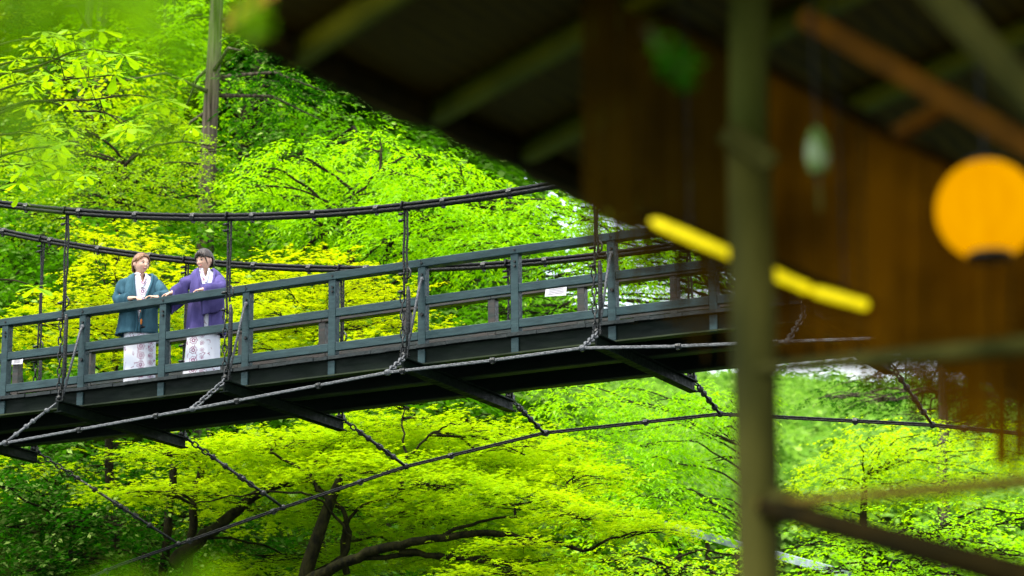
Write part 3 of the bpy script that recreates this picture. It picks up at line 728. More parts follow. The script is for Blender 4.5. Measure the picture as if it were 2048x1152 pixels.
make_tree('broadleaf_tree', 'deeper green tree high up beside the roof edge with a dark trunk', 'tree', simple_trunk(495, 52, 200, .2),
          rpads([(620, 215, 90), (700, 250, 90), (540, 200, 70), (560, 260, 80), (640, 270, 90), (780, 290, 80), (480, 310, 90), (420, 400, 90), (520, 420, 80), (480, 470, 90), (860, 310, 60), (940, 350, 60), (360, 350, 60), (420, 480, 80), (560, 160, 60), (540, 240, 50), (430, 165, 40), (400, 150, 45)], 50, 3, 9, .2),
          LM_mid2, M_barkd, 'narrow', .13, 10, (.35, .8), 18, r0=.28, seed=9, droop=.5, sub=5, dome=.6, lr=.05, subr=.016)
# (5) small-leaved tree at left
make_tree('small_leaved_tree', 'fine leaved olive green tree above the left end of the bridge', 'tree', simple_trunk(250, 44, 330),
          rpads([(150, 300, 80), (230, 330, 90), (330, 290, 90), (400, 320, 60), (300, 350, 90), (180, 380, 100), (100, 350, 80), (380, 390, 70), (60, 420, 80), (260, 410, 90), (340, 240, 60), (440, 290, 40), (120, 250, 60), (30, 330, 60), (160, 430, 90), (330, 430, 80)], 43, 2, 10, .28),
          LM_olive, M_bark, 'oval', .07, 11, (.3, .7), 42, r0=.1, seed=10, droop=.3, sub=6, dome=.6, lr=.03, subr=.01, tilt=.6)
make_tree('broadleaf_tree', 'darker green tree behind the left hanger rope', 'tree', simple_trunk(60, 48, 480),
          rpads([(20, 450, 80), (90, 480, 90), (30, 540, 90), (120, 540, 80), (200, 500, 70), (60, 590, 70), (160, 580, 60), (0, 620, 80), (250, 440, 80), (340, 450, 80), (420, 440, 70), (110, 420, 70), (380, 500, 60)], 46, 2, 11, .28),
          LM_mid2, M_barkd, 'oval', .11, 9, (.3, .7), 22, r0=.14, seed=11, droop=.35, sub=5, dome=.6, lr=.04, subr=.012, tilt=.5)
# (7) hanging green foliage left of the post, below the bridge
make_tree('broadleaf_tree', 'fresh green drooping tree below the bridge, just left of the olive post', 'tree', simple_trunk(1500, 41, 900),
          rpads([(1150, 800, 70), (1230, 830, 80), (1320, 790, 80), (1420, 800, 80), (1180, 870, 70), (1280, 880, 90), (1400, 860, 90), (1250, 930, 80), (1350, 930, 90), (1420, 920, 60), (1300, 980, 90), (1400, 1000, 60), (1210, 1000, 70), (1360, 1030, 60), (1440, 850, 60), (1130, 770, 50), (1460, 790, 60), (1240, 770, 60)], 40, 2, 12, .25),
          LM_mid, M_bark, 'narrow', .11, 10, (.3, .7), 54, r0=.12, seed=12, droop=.6, sub=3, dome=.7, lr=.018, subr=.006, tilt=.16)
make_tree('broadleaf_tree', 'green tree seen through the railing right of its middle with sky behind', 'tree', simple_trunk(1500, 46, 560),
          rpads([(880, 560, 60), (1000, 620, 60), (1080, 560, 40), (1160, 520, 60), (1260, 530, 80), (1340, 560, 70), (1200, 590, 60), (1290, 610, 70), (900, 620, 60), (1100, 620, 50), (1370, 600, 50), (1380, 510, 60), (1450, 520, 50), (1040, 540, 60), (1100, 520, 70), (1020, 590, 50), (1220, 470, 70), (950, 520, 40), (860, 510, 50), (1180, 650, 60), (1060, 665, 60), (950, 660, 70)], 45, 2, 13, .2),
          LM_mid2, M_barkd, 'narrow', .11, 10, (.3, .7), 20, r0=.13, seed=13, droop=.5, sub=4, dome=.5, lr=.03, subr=.011)
# right of the post
make_tree('broadleaf_tree', 'sunny yellow green tree right of the olive post below the wind rope', 'tree', simple_trunk(1730, 46, 955),
          rpads([(1760, 880, 60), (1840, 860, 60), (1720, 910, 90), (1820, 910, 90), (1920, 900, 90), (1650, 960, 60), (1710, 970, 90), (1800, 960, 90), (1980, 940, 80), (1900, 970, 80), (2060, 900, 80), (1740, 870, 60), (1600, 1010, 60), (1960, 870, 60)], 45, 2, 14, .3),
          LM_lime, M_barkd, 'oval', .09, 10, (.3, .7), 52, r0=.13, seed=14, droop=.35, sub=2, dome=.5, lr=.018, subr=.007)
make_tree('broadleaf_tree', 'leafy green tree low in the right corner behind the diagonal brace', 'tree', simple_trunk(1850, 37, 1090),
          rpads([(1620, 1080, 70), (1700, 1070, 70), (1790, 1060, 80), (1880, 1040, 90), (1980, 1030, 90), (2060, 1020, 80), (1660, 1130, 80), (1780, 1130, 90), (1900, 1110, 100), (2020, 1100, 100), (1590, 1150, 60), (1720, 1170, 80), (1860, 1180, 90), (2000, 1170, 90)], 36, 1.5, 15, .25),
          LM_mid, M_barkd, 'oval', .075, 10, (.3, .6), 38, r0=.1, seed=15, droop=.35, sub=5, dome=.5, lr=.025, subr=.009)
make_tree('broadleaf_tree', 'low lime green tree at the bottom edge left of the olive post', 'tree', simple_trunk(1340, 36, 1120),
          rpads([(1200, 1110, 80), (1290, 1120, 80), (1370, 1130, 80), (1450, 1140, 80), (1160, 1150, 80), (1260, 1170, 80), (1350, 1180, 80), (1480, 1110, 50), (1120, 1180, 80)], 35.5, 1.2, 16, .25),
          LM_lime, M_barkd, 'oval', .075, 9, (.25, .55), 34, r0=.09, seed=16, droop=.35, sub=5, dome=.4, lr=.025, subr=.008)
make_tree('evergreen_tree', 'dark evergreen crown with tall grey trunk at the right under the reed blind', 'tree',
          [root_at(A(1885, 1000, 58)[0], 58), A(1885, 960, 58), A(1888, 860, 58), A(1884, 740, 58), A(1880, 560, 58)],
          rpads([(1700, 770, 60), (1780, 790, 70), (1850, 770, 80), (1960, 790, 90), (2050, 800, 90), (1780, 740, 60), (1980, 730, 80), (1860, 700, 80), (2040, 850, 80), (1960, 850, 60), (1720, 720, 40), (1820, 820, 50), (1740, 790, 60), (1810, 760, 60), (1900, 740, 60), (2000, 780, 90), (1930, 820, 70), (1860, 830, 60), (1660, 790, 40)], 60, 2, 17, .4),
          LM_dark, M_cedar, 'narrow', .14, 9, (.3, .7), 16, r0=.17, seed=17, droop=.3, sub=5, dome=.4, lr=.04, subr=.016, tilt=.8)
# lower left, dark glossy bushes
for k, (spec, Y, lab, px) in enumerate((([(60, 960, 80), (160, 990, 90), (250, 1040, 90), (100, 1050, 100), (20, 1040, 80), (200, 1110, 100), (60, 1120, 100), (330, 1080, 80), (300, 1140, 90), (120, 1170, 100), (400, 1130, 80), (20, 1160, 90), (250, 1170, 90), (0, 960, 70), (200, 1020, 90), (100, 990, 80), (330, 1010, 60)], 34, 'dark glossy leaved bush in the lower left corner', 150),
                              ([(300, 900, 60), (400, 930, 70), (150, 920, 80), (260, 950, 70), (60, 910, 80), (480, 940, 60), (560, 1000, 70), (470, 1060, 80), (560, 1080, 70), (380, 1010, 70)], 37, 'dark green bush in shade behind the left end of the maple', 300))):
    make_tree('evergreen_shrub', lab, 'shrub', simple_trunk(px, Y, 1060), rpads(spec, Y, 1, 20+k, .35), LM_dark, M_barkd, 'oval', .10, 8, (.25, .55), 60, r0=.06, seed=20+k, droop=.4, sub=4, dome=.5, lr=.02, subr=.008, tilt=.5)
make_tree('shrub', 'yellow green bush under the far left end of the bridge', 'shrub', simple_trunk(120, 36, 1000),
          rpads([(40, 925, 60), (130, 935, 60), (20, 985, 50), (220, 925, 40)], 35.4, .6, 23, .18), LM_lime, M_barkd, 'maple', .055, 8, (.2, .45), 44, r0=.05, seed=23, droop=.3, sub=4, dome=.3, lr=.015, subr=.006)
# middle-distance fill trees that can be told apart
fills = [(180, 250, 52, 'LM_lime', 'lime green tree between the magnolia leaves and the fine leaved tree'), (330, 60, 54, 'LM_mid', 'fresh green tree at the top edge left of the tall cedar trunk'), (80, 120, 62, 'LM_lime', 'tall fresh green tree in the upper left corner'), (300, 120, 66, 'LM_mid', 'tall fresh green tree between the two grey cedar trunks'), (560, 60, 70, 'LM_mid2', 'tall deep green tree behind the tip of the reed awning'),
         (760, 200, 74, 'LM_mid2', 'deep green tree peeping out under the roof edge')]
for k, (px, py, Y, lm, lab) in enumerate(fills):
    g = np.random.default_rng(40+k)
    spec = [(px+g.normal(0, 85), py+g.normal(20, 110), g.uniform(50, 85)) for _ in range(11 if k == 0 else 16)]
    make_tree('broadleaf_tree', lab, 'tree', simple_trunk(px, Y, py), rpads(spec, Y, 3, 60+k, .3), globals()[lm], M_bark, 'oval', .15, 9, (.4, .9), 24, r0=.2, seed=30+k, droop=.4, sub=4, dome=.6, lr=.05, subr=.015, tilt=.5)

# cedars with bare grey trunks
def cedar(px0, pytop, px1, pybot, Y, wpx, lab, seed):
    g = np.random.default_rng(seed)
    t = A(px0, pytop, Y); b = A(px1, pybot, Y); gb = root_at(b[0], Y); r = wpx/2/F_PX*Y
    top = t+(t-b)/np.linalg.norm(t-b)*6
    root = empty('cedar_tree', tuple(gb)); tag(root, lab, 'tree', 'tall grey cedar trunks on the slope')
    mb = MB(); P = smooth_path([gb, lerp(gb, b, .5), b, lerp(b, t, .5), t, top], 6)-gb; mb.tube(P, np.linspace(r*1.25, r*.7, len(P)), 12)
    for q in range(14):
        z = g.uniform(0, 1); s_ = lerp(b, top, z)-gb; a = g.uniform(0, 6.28); mb.tube([s_, s_+np.array([math.cos(a)*1.2, math.sin(a)*1.2, .1]), s_+np.array([math.cos(a)*2.2, math.sin(a)*2.2, -.3])], [.05, .03, .012], 5)
    mb.build('trunk', M_cedar, root, smooth=True)
    Vs = []; Is = []; off = 0
    for q in range(16):
        c = lerp(t, top, g.uniform(-.5, 1.2))+np.array([g.normal(0, 1.3), g.normal(0, 1.3), 0])
        O, D, Ln = pad_twigs(c, 1.3, 1.3, .2, 60, g=g, dome=.8)
        V, I, nper = twig_leaves(O, D, Ln, 9, .14, 'narrow', .5, .6, g, .5); Vs.append(V); Is.append(I+off); off += len(V)
    fast_mesh('crown', (np.concatenate(Vs)-gb, np.concatenate(Is)), nper, LM_dark, root)
for k, a in enumerate(((436, -40, 414, 360, 56, 34, 'tall grey cedar trunk rising through the leaves left of the roof tip'), (203, 60, 190, 330, 58, 30, 'pale grey cedar trunk among the leaves at upper left'),
          (275, -10, 262, 200, 62, 27, 'grey cedar trunk beside the top of the fine leaved tree'), (160, 220, 150, 330, 54, 22, 'short visible piece of brownish cedar trunk behind the fine leaved tree'),
          (505, 180, 480, 300, 60, 32, 'dark brown cedar trunk half hidden left of the roof edge'))):
    cedar(*(a[:4]+(46 if k == 0 else a[4],)+a[5:]), seed=70+k)

# wooded slope seen as one mass
def mass(name, n, Yr, alr, lm, size, nleaf, hmax, seed, clr, twl, lift=0., cond=None):
    g = np.random.default_rng(seed)
    Y = Yr[0]*(Yr[1]/Yr[0])**g.uniform(0, 1, n); al = g.uniform(alr[0], alr[1], n); X = al*Y
    Z = hgt(X, Y)+g.uniform(.1, 1, n)**.8*hmax+lift
    C = np.stack([X, Y, Z], 1)
    if cond is not None: C = C[cond(C)]
    O = []; D = []; Ln = []
    for c in C:
        r = g.uniform(*clr); o, d, l = pad_twigs(c, r, r, r*.28, int(16*r*r)+8, dome=.8, g=g, tw=twl); O.append(o); D.append(d); Ln.append(l)
    O = np.concatenate(O); D = np.concatenate(D); Ln = np.concatenate(Ln)
    V, I, nper = twig_leaves(O, D, Ln, nleaf, size, 'oval', .45, .7, g, .5)
    o = fast_mesh(name, (V, I), nper, lm)
    tag(o, kind='stuff'); return o
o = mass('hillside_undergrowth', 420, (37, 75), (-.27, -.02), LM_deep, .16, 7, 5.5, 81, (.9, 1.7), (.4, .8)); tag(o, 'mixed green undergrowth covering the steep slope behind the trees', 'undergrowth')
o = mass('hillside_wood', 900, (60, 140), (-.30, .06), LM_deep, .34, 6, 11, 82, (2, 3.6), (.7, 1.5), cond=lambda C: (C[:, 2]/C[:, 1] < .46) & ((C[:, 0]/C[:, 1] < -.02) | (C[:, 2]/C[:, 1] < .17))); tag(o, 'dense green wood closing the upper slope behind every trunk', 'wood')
make_tree('broadleaf_tree', 'deeper green tree behind the right end of the bridge railing', 'tree', simple_trunk(1510, 56, 600),
          rpads([(1150, 470, 80), (1250, 500, 90), (1350, 500, 90), (1440, 480, 80), (1200, 560, 70), (1330, 580, 80), (1480, 560, 50), (1130, 400, 60), (1600, 640, 60), (1540, 600, 70), (1100, 600, 50), (1000, 560, 50), (1230, 640, 60)], 55, 2, 19, .25),
          LM_mid2, M_barkd, 'oval', .13, 9, (.35, .8), 20, r0=.14, seed=19, droop=.4, sub=4, dome=.5, lr=.035, subr=.012)
o = mass('low_bank_thicket', 260, (36, 60), (.0, .26), LM_mid, .13, 7, 2.6, 83, (.9, 1.6), (.35, .7)); tag(o, 'fresh green thicket on the low bank at the right', 'thicket')
LM_far = leafmat('far_wood_leaves_haze_tint', (.12, .32, .035), (.18, .42, .04), var=.6, patch=.05)  # touch of blue in the green stands for distance haze
o = mass('distant_wood', 2600, (150, 340), (.0, .30), LM_far, .9, 5, 5, 84, (3, 6), (1.4, 2.6)); tag(o, 'wooded mountainside in the distance right of the post, haze put into its leaf colour', 'wood')

# pale guard rail of the riverside road
gr = empty('guard_rail', tuple(A(1500, 1100, 40))); tag(gr, 'pale guard rail of a road showing between the trees low on the right', 'guard rail'); gl = np.array(gr.location)
p0 = A(1330, 1050, 41); p1 = A(1700, 1150, 37)
mb = MB(); mb.beam(p0-gl, p1-gl, .05, .12)
M_wht = mat('white_rail_paint', (.2, .25, .3), (.35, .4, .46), rough=.5); mb.build('rail', M_wht, gr)
for k in range(6):
    q = lerp(p0, p1, (k+.5)/6)-gl; mb = MB(); mb.tube([q+np.array([0, .06, .05]), q+np.array([0, .06, -2.2])], .04, 8); mb.build('rail_post', M_bark, gr)

# magnolia branch with large leaves, in focus at the upper left
g = np.random.default_rng(90)
mt_ = empty('magnolia_tree', tuple(root_at(-8.6, 23))); mt_.location.z = hz(-8.6, 23); ml0 = np.array(mt_.location)
tag(mt_, 'broad leaved magnolia reaching in from the left edge with whorls of large pale leaves', 'tree')
mb = MB(); top = np.array([-7.6, 23.2, 12.]); mb.tube(smooth_path([ml0, lerp(ml0, top, .5)+np.array([.2, 0, 0]), top], 6)-ml0, np.linspace(.2, .07, 13), 10)
brs = [[(-260, 300), (-60, 250), (60, 205), (180, 200), (260, 190), (330, 200)], [(-260, 330), (0, 220), (90, 203), (150, 222), (210, 225), (255, 258)], [(-260, 200), (0, 130), (90, 115), (150, 130)], [(-200, 170), (0, 90), (100, 75), (200, 60)],
       [(-200, 420), (-40, 330), (50, 300), (110, 292)], [(-220, 470), (-60, 400), (10, 370), (40, 365)], [(-200, 180), (50, 140), (160, 100), (250, 110)], [(-200, 300), (0, 180), (130, 160), (230, 150)], [(-220, 280), (0, 270), (60, 265), (120, 285)], [(-240, 640), (-60, 570), (20, 560), (70, 575)]]
whorls = []
for k, bpts in enumerate(brs):
    Y = 22.5+g.uniform(-.8, .8); P = smooth_path([A(x, y, Y) for x, y in bpts], 5); mb.tube(P-ml0, np.linspace(.018, .005, len(P)), 5)
    whorls.append((P[-1], .25, 7))
    for q in np.linspace(.4, .95, 7 if k != 9 else 1):
        s_ = P[int(q*(len(P)-1))]; e = s_+np.array([g.normal(.1, .16), g.normal(0, .3), g.normal(.02, .14)]); mb.tube(np.array([s_, lerp(s_, e, .5)+[0, 0, .02], e])-ml0, [.006, .004, .003], 4); whorls.append((e, g.uniform(.12, .18), int(g.integers(5, 8))))
mb.build('trunk', M_bark, mt_, smooth=True)
Ps = []; As = []; Ns = []; Sz = []
for c, sz, n in whorls:
    a0 = g.uniform(0, 6.28)
    for k in range(n):
        a = a0+k*2*math.pi/n+g.normal(0, .15); v = np.array([math.cos(a), math.sin(a), g.normal(-.25, .15)]); v /= np.linalg.norm(v)
        Ps.append(c); As.append(v); Ns.append((g.normal(0, .2), -.45+g.normal(0, .2), 1)); Sz.append(sz*g.uniform(.75, 1.1))
V, I, nper = leaf_batch(np.array(Ps), np.array(As), np.array(Ns), np.array(Sz), 'big')
fast_mesh('crown', (V-ml0, I), nper, LM_big, mt_)

# blurred sprays close to the lens
def near_spray(pts, Y, size, lab, seed, wh=.5):
    g = np.random.default_rng(seed)
    o = empty('leafy_branch', tuple(A(pts[0][0], pts[0][1], Y))); l0 = np.array(o.location); tag(o, lab, 'branch')
    P = smooth_path([A(x, y, Y) for x, y in pts], 6)
    mb = MB(); mb.tube(P-l0, np.linspace(.005, .002, len(P)), 5); mb.build('twig', M_bark, o)
    Ps = []; As = []; Ns = []; Sz = []
    for i in range(2, len(P), 1):
        for sgn in (-1, 1):
            if g.random() < .15: continue
            v = (P[i]-P[i-1]); v /= np.linalg.norm(v); a = v*.5+np.array([g.normal(0, .4), g.normal(0, .5), sgn*g.uniform(.3, 1)]); a /= np.linalg.norm(a)
            Ps.append(P[i]); As.append(a); Ns.append((g.normal(0, .4), -1, .6)); Sz.append(size*g.uniform(.6, 1.1))
    V, I, nper = leaf_batch(np.array(Ps), np.array(As), np.array(Ns), np.array(Sz), 'big')
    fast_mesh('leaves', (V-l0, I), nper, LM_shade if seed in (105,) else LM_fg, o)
near_spray([(-300, -60), (-60, 0), (150, 40), (330, 60)], 1.7, .045, 'blurred bright green leafy branch across the top left corner', 101)
near_spray([(100, -160), (280, 20), (350, 130), (330, 240)], 1.7, .038, 'blurred bright green leafy branch hanging down left of the cedar trunk', 102)
near_spray([(380, -200), (440, -90), (480, -20), (500, 30)], 2.2, .030, 'blurred leafy branch touching the tip of the reed awning', 103)
near_spray([(-100, 1330), (120, 1270), (300, 1225), (440, 1215)], 1.8, .035, 'blurred leafy sprig along the bottom left edge', 104)
near_spray([(1290, 60), (1320, 95), (1345, 125), (1370, 145)], 3.6, .04, 'blurred green leaves with shade put into their colour before the awning left of the post top', 105)

near_spray([(-300, -120), (0, -60), (220, -30), (420, -20)], 1.5, .045, 'blurred lime green leafy branch along the top edge at the left', 106)
near_spray([(-300, 160), (-60, 200), (60, 260), (110, 330)], 1.6, .028, 'blurred pale leafy sprig entering low from the left edge', 107)

# ---------------------------------------------------------------- the two women on the bridge
M_skin = mat('skin', (.62, .36, .26), (.68, .41, .30), rough=.5, scale=12, spec=.35)
M_hairb = mat('reddish_brown_hair', (.10, .035, .010), (.26, .11, .035), rough=.38, scale=14, stretch=(3, 3, .6), spec=.5, bump=.5, bscale=40)
M_hairk = mat('dark_brown_hair', (.008, .004, .003), (.03, .015, .010), rough=.45, scale=14, stretch=(3, 3, .6), spec=.5, bump=.5, bscale=40)
M_teal = mat('teal_cotton', (.024, .066, .092), (.046, .112, .152), spec=.1, rough=.9, scale=9, stretch=(1, 1, .5), bump=1, bscale=9)
M_purple = mat('purple_cotton', (.054, .044, .145), (.096, .078, .235), spec=.1, rough=.9, scale=9, stretch=(1, 1, .5), bump=1, bscale=9)
M_lip = mat('lip_colour', (.50, .09, .09), rough=.4)
M_eye = mat('dark_eye', (.012, .008, .007), rough=.2)
M_brow = mat('eyebrow_hair', (.05, .025, .015), rough=.8)
M_eyew = mat('eye_white', (.75, .72, .7), rough=.3)
M_teeth = mat('teeth', (.8, .78, .74), rough=.3)
M_red = mat('red_sash', (.30, .01, .04), (.38, .02, .06), rough=.7)
M_black = mat('black_sash', (.012, .012, .016), rough=.7)
M_orange = mat('orange_tassel', (.6, .18, .02), rough=.7)
def yukata(name, cols, seed):
    """white cotton with printed upright rows of plum rosettes and small twig marks"""
    m, t, p = newmat(name); p.inputs['Roughness'].default_value = .85
    tc = t.nodes.new('ShaderNodeTexCoord'); sx = t.nodes.new('ShaderNodeSeparateXYZ'); t.links.new(tc.outputs['Object'], sx.inputs[0])
    def M(op, a, b=None, c=None):
        n = t.nodes.new('ShaderNodeMath'); n.operation = op
        for i, q in enumerate((a, b, c)):
            if q is None: continue
            if isinstance(q, (int, float)): n.inputs[i].default_value = q
            else: t.links.new(q, n.inputs[i])
        return n.outputs[0]
    X, Y, Z = sx.outputs
    tot = None
    for cx, per, rr in cols:
        dz = M('SUBTRACT', M('MODULO', M('ADD', Z, 10.), per), per/2)
        dx = M('SUBTRACT', X, cx)
        r = M('SQRT', M('ADD', M('MULTIPLY', dx, dx), M('MULTIPLY', dz, dz)))
        ang = M('ARCTAN2', dz, dx)
        rp = M('MULTIPLY', M('ADD', M('MULTIPLY', M('COSINE', M('MULTIPLY', ang, 7.)), .12), 1.), rr)
        ring = M('LESS_THAN', M('ABSOLUTE', M('SUBTRACT', r, rp)), rr*.10)
        dot = M('LESS_THAN', M('ABSOLUTE', M('SUBTRACT', r, rr*.42)), rr*.16)
        q = M('MAXIMUM', ring, dot); tot = q if tot is None else M('MAXIMUM', tot, q)
    nz = t.nodes.new('ShaderNodeTexVoronoi'); nz.inputs['Scale'].default_value = 11; nz.feature = 'DISTANCE_TO_EDGE'
    t.links.new(tc.outputs['Object'], nz.inputs['Vector'])
    n2 = t.nodes.new('ShaderNodeTexNoise'); n2.inputs['Scale'].default_value = 13+seed; t.links.new(tc.outputs['Object'], n2.inputs['Vector'])
    tw = M('MULTIPLY', M('LESS_THAN', nz.outputs['Distance'], .035), M('GREATER_THAN', n2.outputs[0], .56))
    tot = M('MAXIMUM', tot, tw)
    mx = t.nodes.new('ShaderNodeMix'); mx.data_type = 'RGBA'; t.links.new(tot, mx.inputs[0])
    mx.inputs[6].default_value = (.66, .67, .76, 1); mx.inputs[7].default_value = (.26, .08, .17, 1)
    t.links.new(mx.outputs[2], p.inputs['Base Color'])
    b = t.nodes.new('ShaderNodeBump'); b.inputs['Strength'].default_value = .4; b.inputs['Distance'].default_value = .03; n3 = t.nodes.new('ShaderNodeTexNoise'); n3.inputs['Scale'].default_value = 9
    mp = t.nodes.new('ShaderNodeMapping'); mp.inputs['Scale'].default_value = (1.6, 1.6, .35); t.links.new(tc.outputs['Object'], mp.inputs[0]); t.links.new(mp.outputs[0], n3.inputs['Vector'])
    t.links.new(n3.outputs[0], b.inputs['Height']); t.links.new(b.outputs[0], p.inputs['Normal'])
    return m

def rotm(yaw, pitch=0., roll=0.):
    return np.array(Matrix.Rotation(yaw, 3, 'Z') @ Matrix.Rotation(pitch, 3, 'X') @ Matrix.Rotation(roll, 3, 'Y'))

def head_surface(nu=44, nv=36):
    """face looks along -Y; origin at the middle of the head; height about .225"""
    V = []; 
    for i in range(nv+1):
        th = math.pi*i/nv; cz = math.cos(th)
        for k in range(nu):
            ph = 2*math.pi*k/nu; x = math.sin(th)*math.sin(ph); y = -math.sin(th)*math.cos(ph); z = cz
            X = x*.074; Yy = y*.094; Z = z*.112
            if z < 0:                                    # jaw
                tt = -z; X *= 1-.30*tt**1.6; Yy = Yy*(1-.20*tt) if y > 0 else Yy*(1-.10*tt**2)
                if y > 0: Z *= 1-.28*tt
            fr = max(0, -y)
            if fr > .3:
                def G_(x0, z0, sx_, sz_): return math.exp(-((X-x0)/sx_)**2-((Z-z0)/sz_)**2)
                Yy -= .017*G_(0, -.022, .011, .014)+.010*G_(0, -.004, .007, .022)     # nose
                Yy += .0085*(G_(-.031, .006, .016, .011)+G_(.031, .006, .016, .011))    # eye sockets
                Yy -= .004*(G_(-.03, .026, .02, .008)+G_(.03, .026, .02, .008))         # brow
                Yy -= .005*(G_(-.036, -.026, .016, .014)+G_(.036, -.026, .016, .014))   # cheeks
                Yy -= .005*G_(0, -.052, .02, .009)                                      # mouth
                Yy += .003*G_(0, -.067, .02, .006); Yy -= .006*G_(0, -.088, .016, .012)  # chin
            V.append((X, Yy, Z))
    F = [(i*nu+k, (i+1)*nu+k, (i+1)*nu+(k+1) % nu, i*nu+(k+1) % nu) for i in range(nv) for k in range(nu)]
    return np.array(V), F

def add_hand(mb, wrist, d, up, side, curl=.5, spread=.2):
    """palm and five fingers; d finger direction, up back-of-hand normal, side = thumb side"""
    d = np.array(d, float); d /= np.linalg.norm(d); up = np.array(up, float); up -= d*(up@d); up /= np.linalg.norm(up)
    s = np.cross(d, up)*side
    M = np.array([d, s, up]).T
    w_ = np.array(wrist, float)
    mb.ell(w_+d*.042, (.046, .036, .014), 12, 8, M)
    mb.tube([w_-d*.03, w_+d*.012, w_+d*.03], [.0215, .021, .022], 10)
    for k, (off, ln) in enumerate(((.026, .062), (.009, .070), (-.009, .065), (-.026, .050))):
        a = w_+d*.078+s*off; P = [a-d*.02]; dd = d+s*off*spread*8; dd /= np.linalg.norm(dd); p = a
        P.append(p)
        for j, fr in enumerate((.45, .30, .25)):
            c_ = curl*(.5+j*.55)+.08*k
            v = dd*math.cos(c_)-up*math.sin(c_); p = p+v*ln*fr; P.append(p)
        mb.tube(P, [.0085, .0088, .0078, .0072, .0055], 8)
    a = w_+d*.022+s*.026; v = d*.55+s*.75-up*.25; v /= np.linalg.norm(v)
    mb.tube([a-s*.01, a+v*.026, a+v*.044+d*.008-up*.004, a+v*.052+d*.022-up*.01], [.0125, .0105, .009, .0065], 8)

def loft(mb, rings, n=36, gap=None, ripple=0., seed=0, close=False):
    """rings: (z, cx, cy, rx, ry); gap: list of half-angles (radians) left open at the front (-Y) per ring"""
    g = np.random.default_rng(seed); ph0 = g.uniform(0, 6.28, 4)
    rings = np.array(rings, float); m = 5
    t0 = np.arange(len(rings)); t1 = np.linspace(0, len(rings)-1, (len(rings)-1)*m+1)
    RR = np.stack([np.interp(t1, t0, rings[:, c]) for c in range(5)], 1)
    for q in range(2): RR[1:-1] = (RR[:-2]+2*RR[1:-1]+RR[2:])/4
    gp = np.interp(t1, t0, gap) if gap is not None else np.zeros(len(t1))
    V = []
    for (z, cx, cy_, rx, ry), h in zip(RR, gp):
        lo_ = h; hi = 2*math.pi-h
        for k in range(n+1):
            a = lo_+(hi-lo_)*k/n
            low = np.clip((RR[0, 0]-z)/(RR[0, 0]-RR[-1, 0]+1e-6), 0, 1)
            rp = 1+ripple*low*(math.sin(a*5+ph0[0])+.7*math.sin(a*9+ph0[1]+z*3)+.4*math.sin(a*14+ph0[2]))
            sx_, cx_ = math.sin(a), math.cos(a)
            e = .86
            V.append((cx-rx*rp*np.sign(sx_)*abs(sx_)**e, cy_-ry*rp*np.sign(cx_)*abs(cx_)**e, z))
    F = [(i*(n+1)+k, i*(n+1)+k+1, (i+1)*(n+1)+k+1, (i+1)*(n+1)+k) for i in range(len(t1)-1) for k in range(n)]
    if close: F.append(tuple(range(n)))
    mb.add(V, F)

def sleeve(mb, path, w0, w1, drop0, drop1, seed=0):
    """kimono sleeve along the arm: a flat bag hanging down below the forearm"""
    P = smooth_path(path, 5); m = len(P); T = np.gradient(P, axis=0); T /= np.linalg.norm(T, axis=1)[:, None]
    g = np.random.default_rng(seed); V = []; n = 22
    for i in range(m):
        t = i/(m-1); w_ = w0+(w1-w0)*t; tt = max(0, (t-.25)/.75); dr = drop0+(drop1-drop0)*min(1, tt*1.5)
        sd_ = np.cross(T[i], [0, 0, 1.]); nn = np.linalg.norm(sd_)
        sd_ = sd_/nn if nn > .15 else np.array([1., 0, 0]); up = np.cross(sd_, T[i]); 
        upz = np.array([0, 0, 1.])*min(1, tt*1.6)+up*(1-min(1, tt*1.6)); upz /= np.linalg.norm(upz)
        for k in range(n):
            a = 2*math.pi*k/n; c, s = math.cos(a), math.sin(a)
            h = w_*s if s > 0 else dr*s
            wd = w_*c*(1 if s > 0 else max(.35, 1+.6*s*min(1, dr/w_-1)))
            rp = 1+.05*math.sin(a*3+t*9+seed)
            V.append(P[i]+sd_*wd*rp+upz*h*rp)
    F = [(i*n+k, i*n+(k+1) % n, (i+1)*n+(k+1) % n, (i+1)*n+k) for i in range(m-1) for k in range(n)]
    F.append(tuple((m-1)*n+k for k in range(n)))
    mb.add(V, F)

locks = {1: [(.028, .103, .064, .045, -.052, .014), (.055, .075, .071, -.045, -.042, .010), (-.02, .104, -.064, .045, -.052, .014), (-.058, .07, -.074, -.01, -.03, .010)],
         2: [(.012, .100, -.036, .040, -.082, .016), (.014, .100, -.012, .038, -.088, .015), (.015, .101, .022, .040, -.086, .015), (.02, .10, .052, .030, -.072, .016), (.045, .085, .068, -.055, -.045, .009), (-.04, .09, -.066, .02, -.055, .015), (-.062, .05, -.070, -.05, -.035, .007)]}
PART = {1: .12, 2: .30}
FRINGE = {1: [(.82, -.62, .25, .06, 9), (.95, -.35, -.05, .06, 6), (-.72, -.72, .42, .07, 10), (-.93, -.42, .12, .07, 8)],
          2: [(-.55, -.86, .22, .08, 12), (-.1, -1, .30, .10, 12), (-.85, -.58, .05, .06, 9), (.55, -.82, .30, .07, 9), (.85, -.5, -.05, .05, 7)]}
slv = {1: dict(l=.72, r=.85, dropl=.16, dropr=.14), 2: dict(l=.93, r=.97, dropl=.26, dropr=.30)}
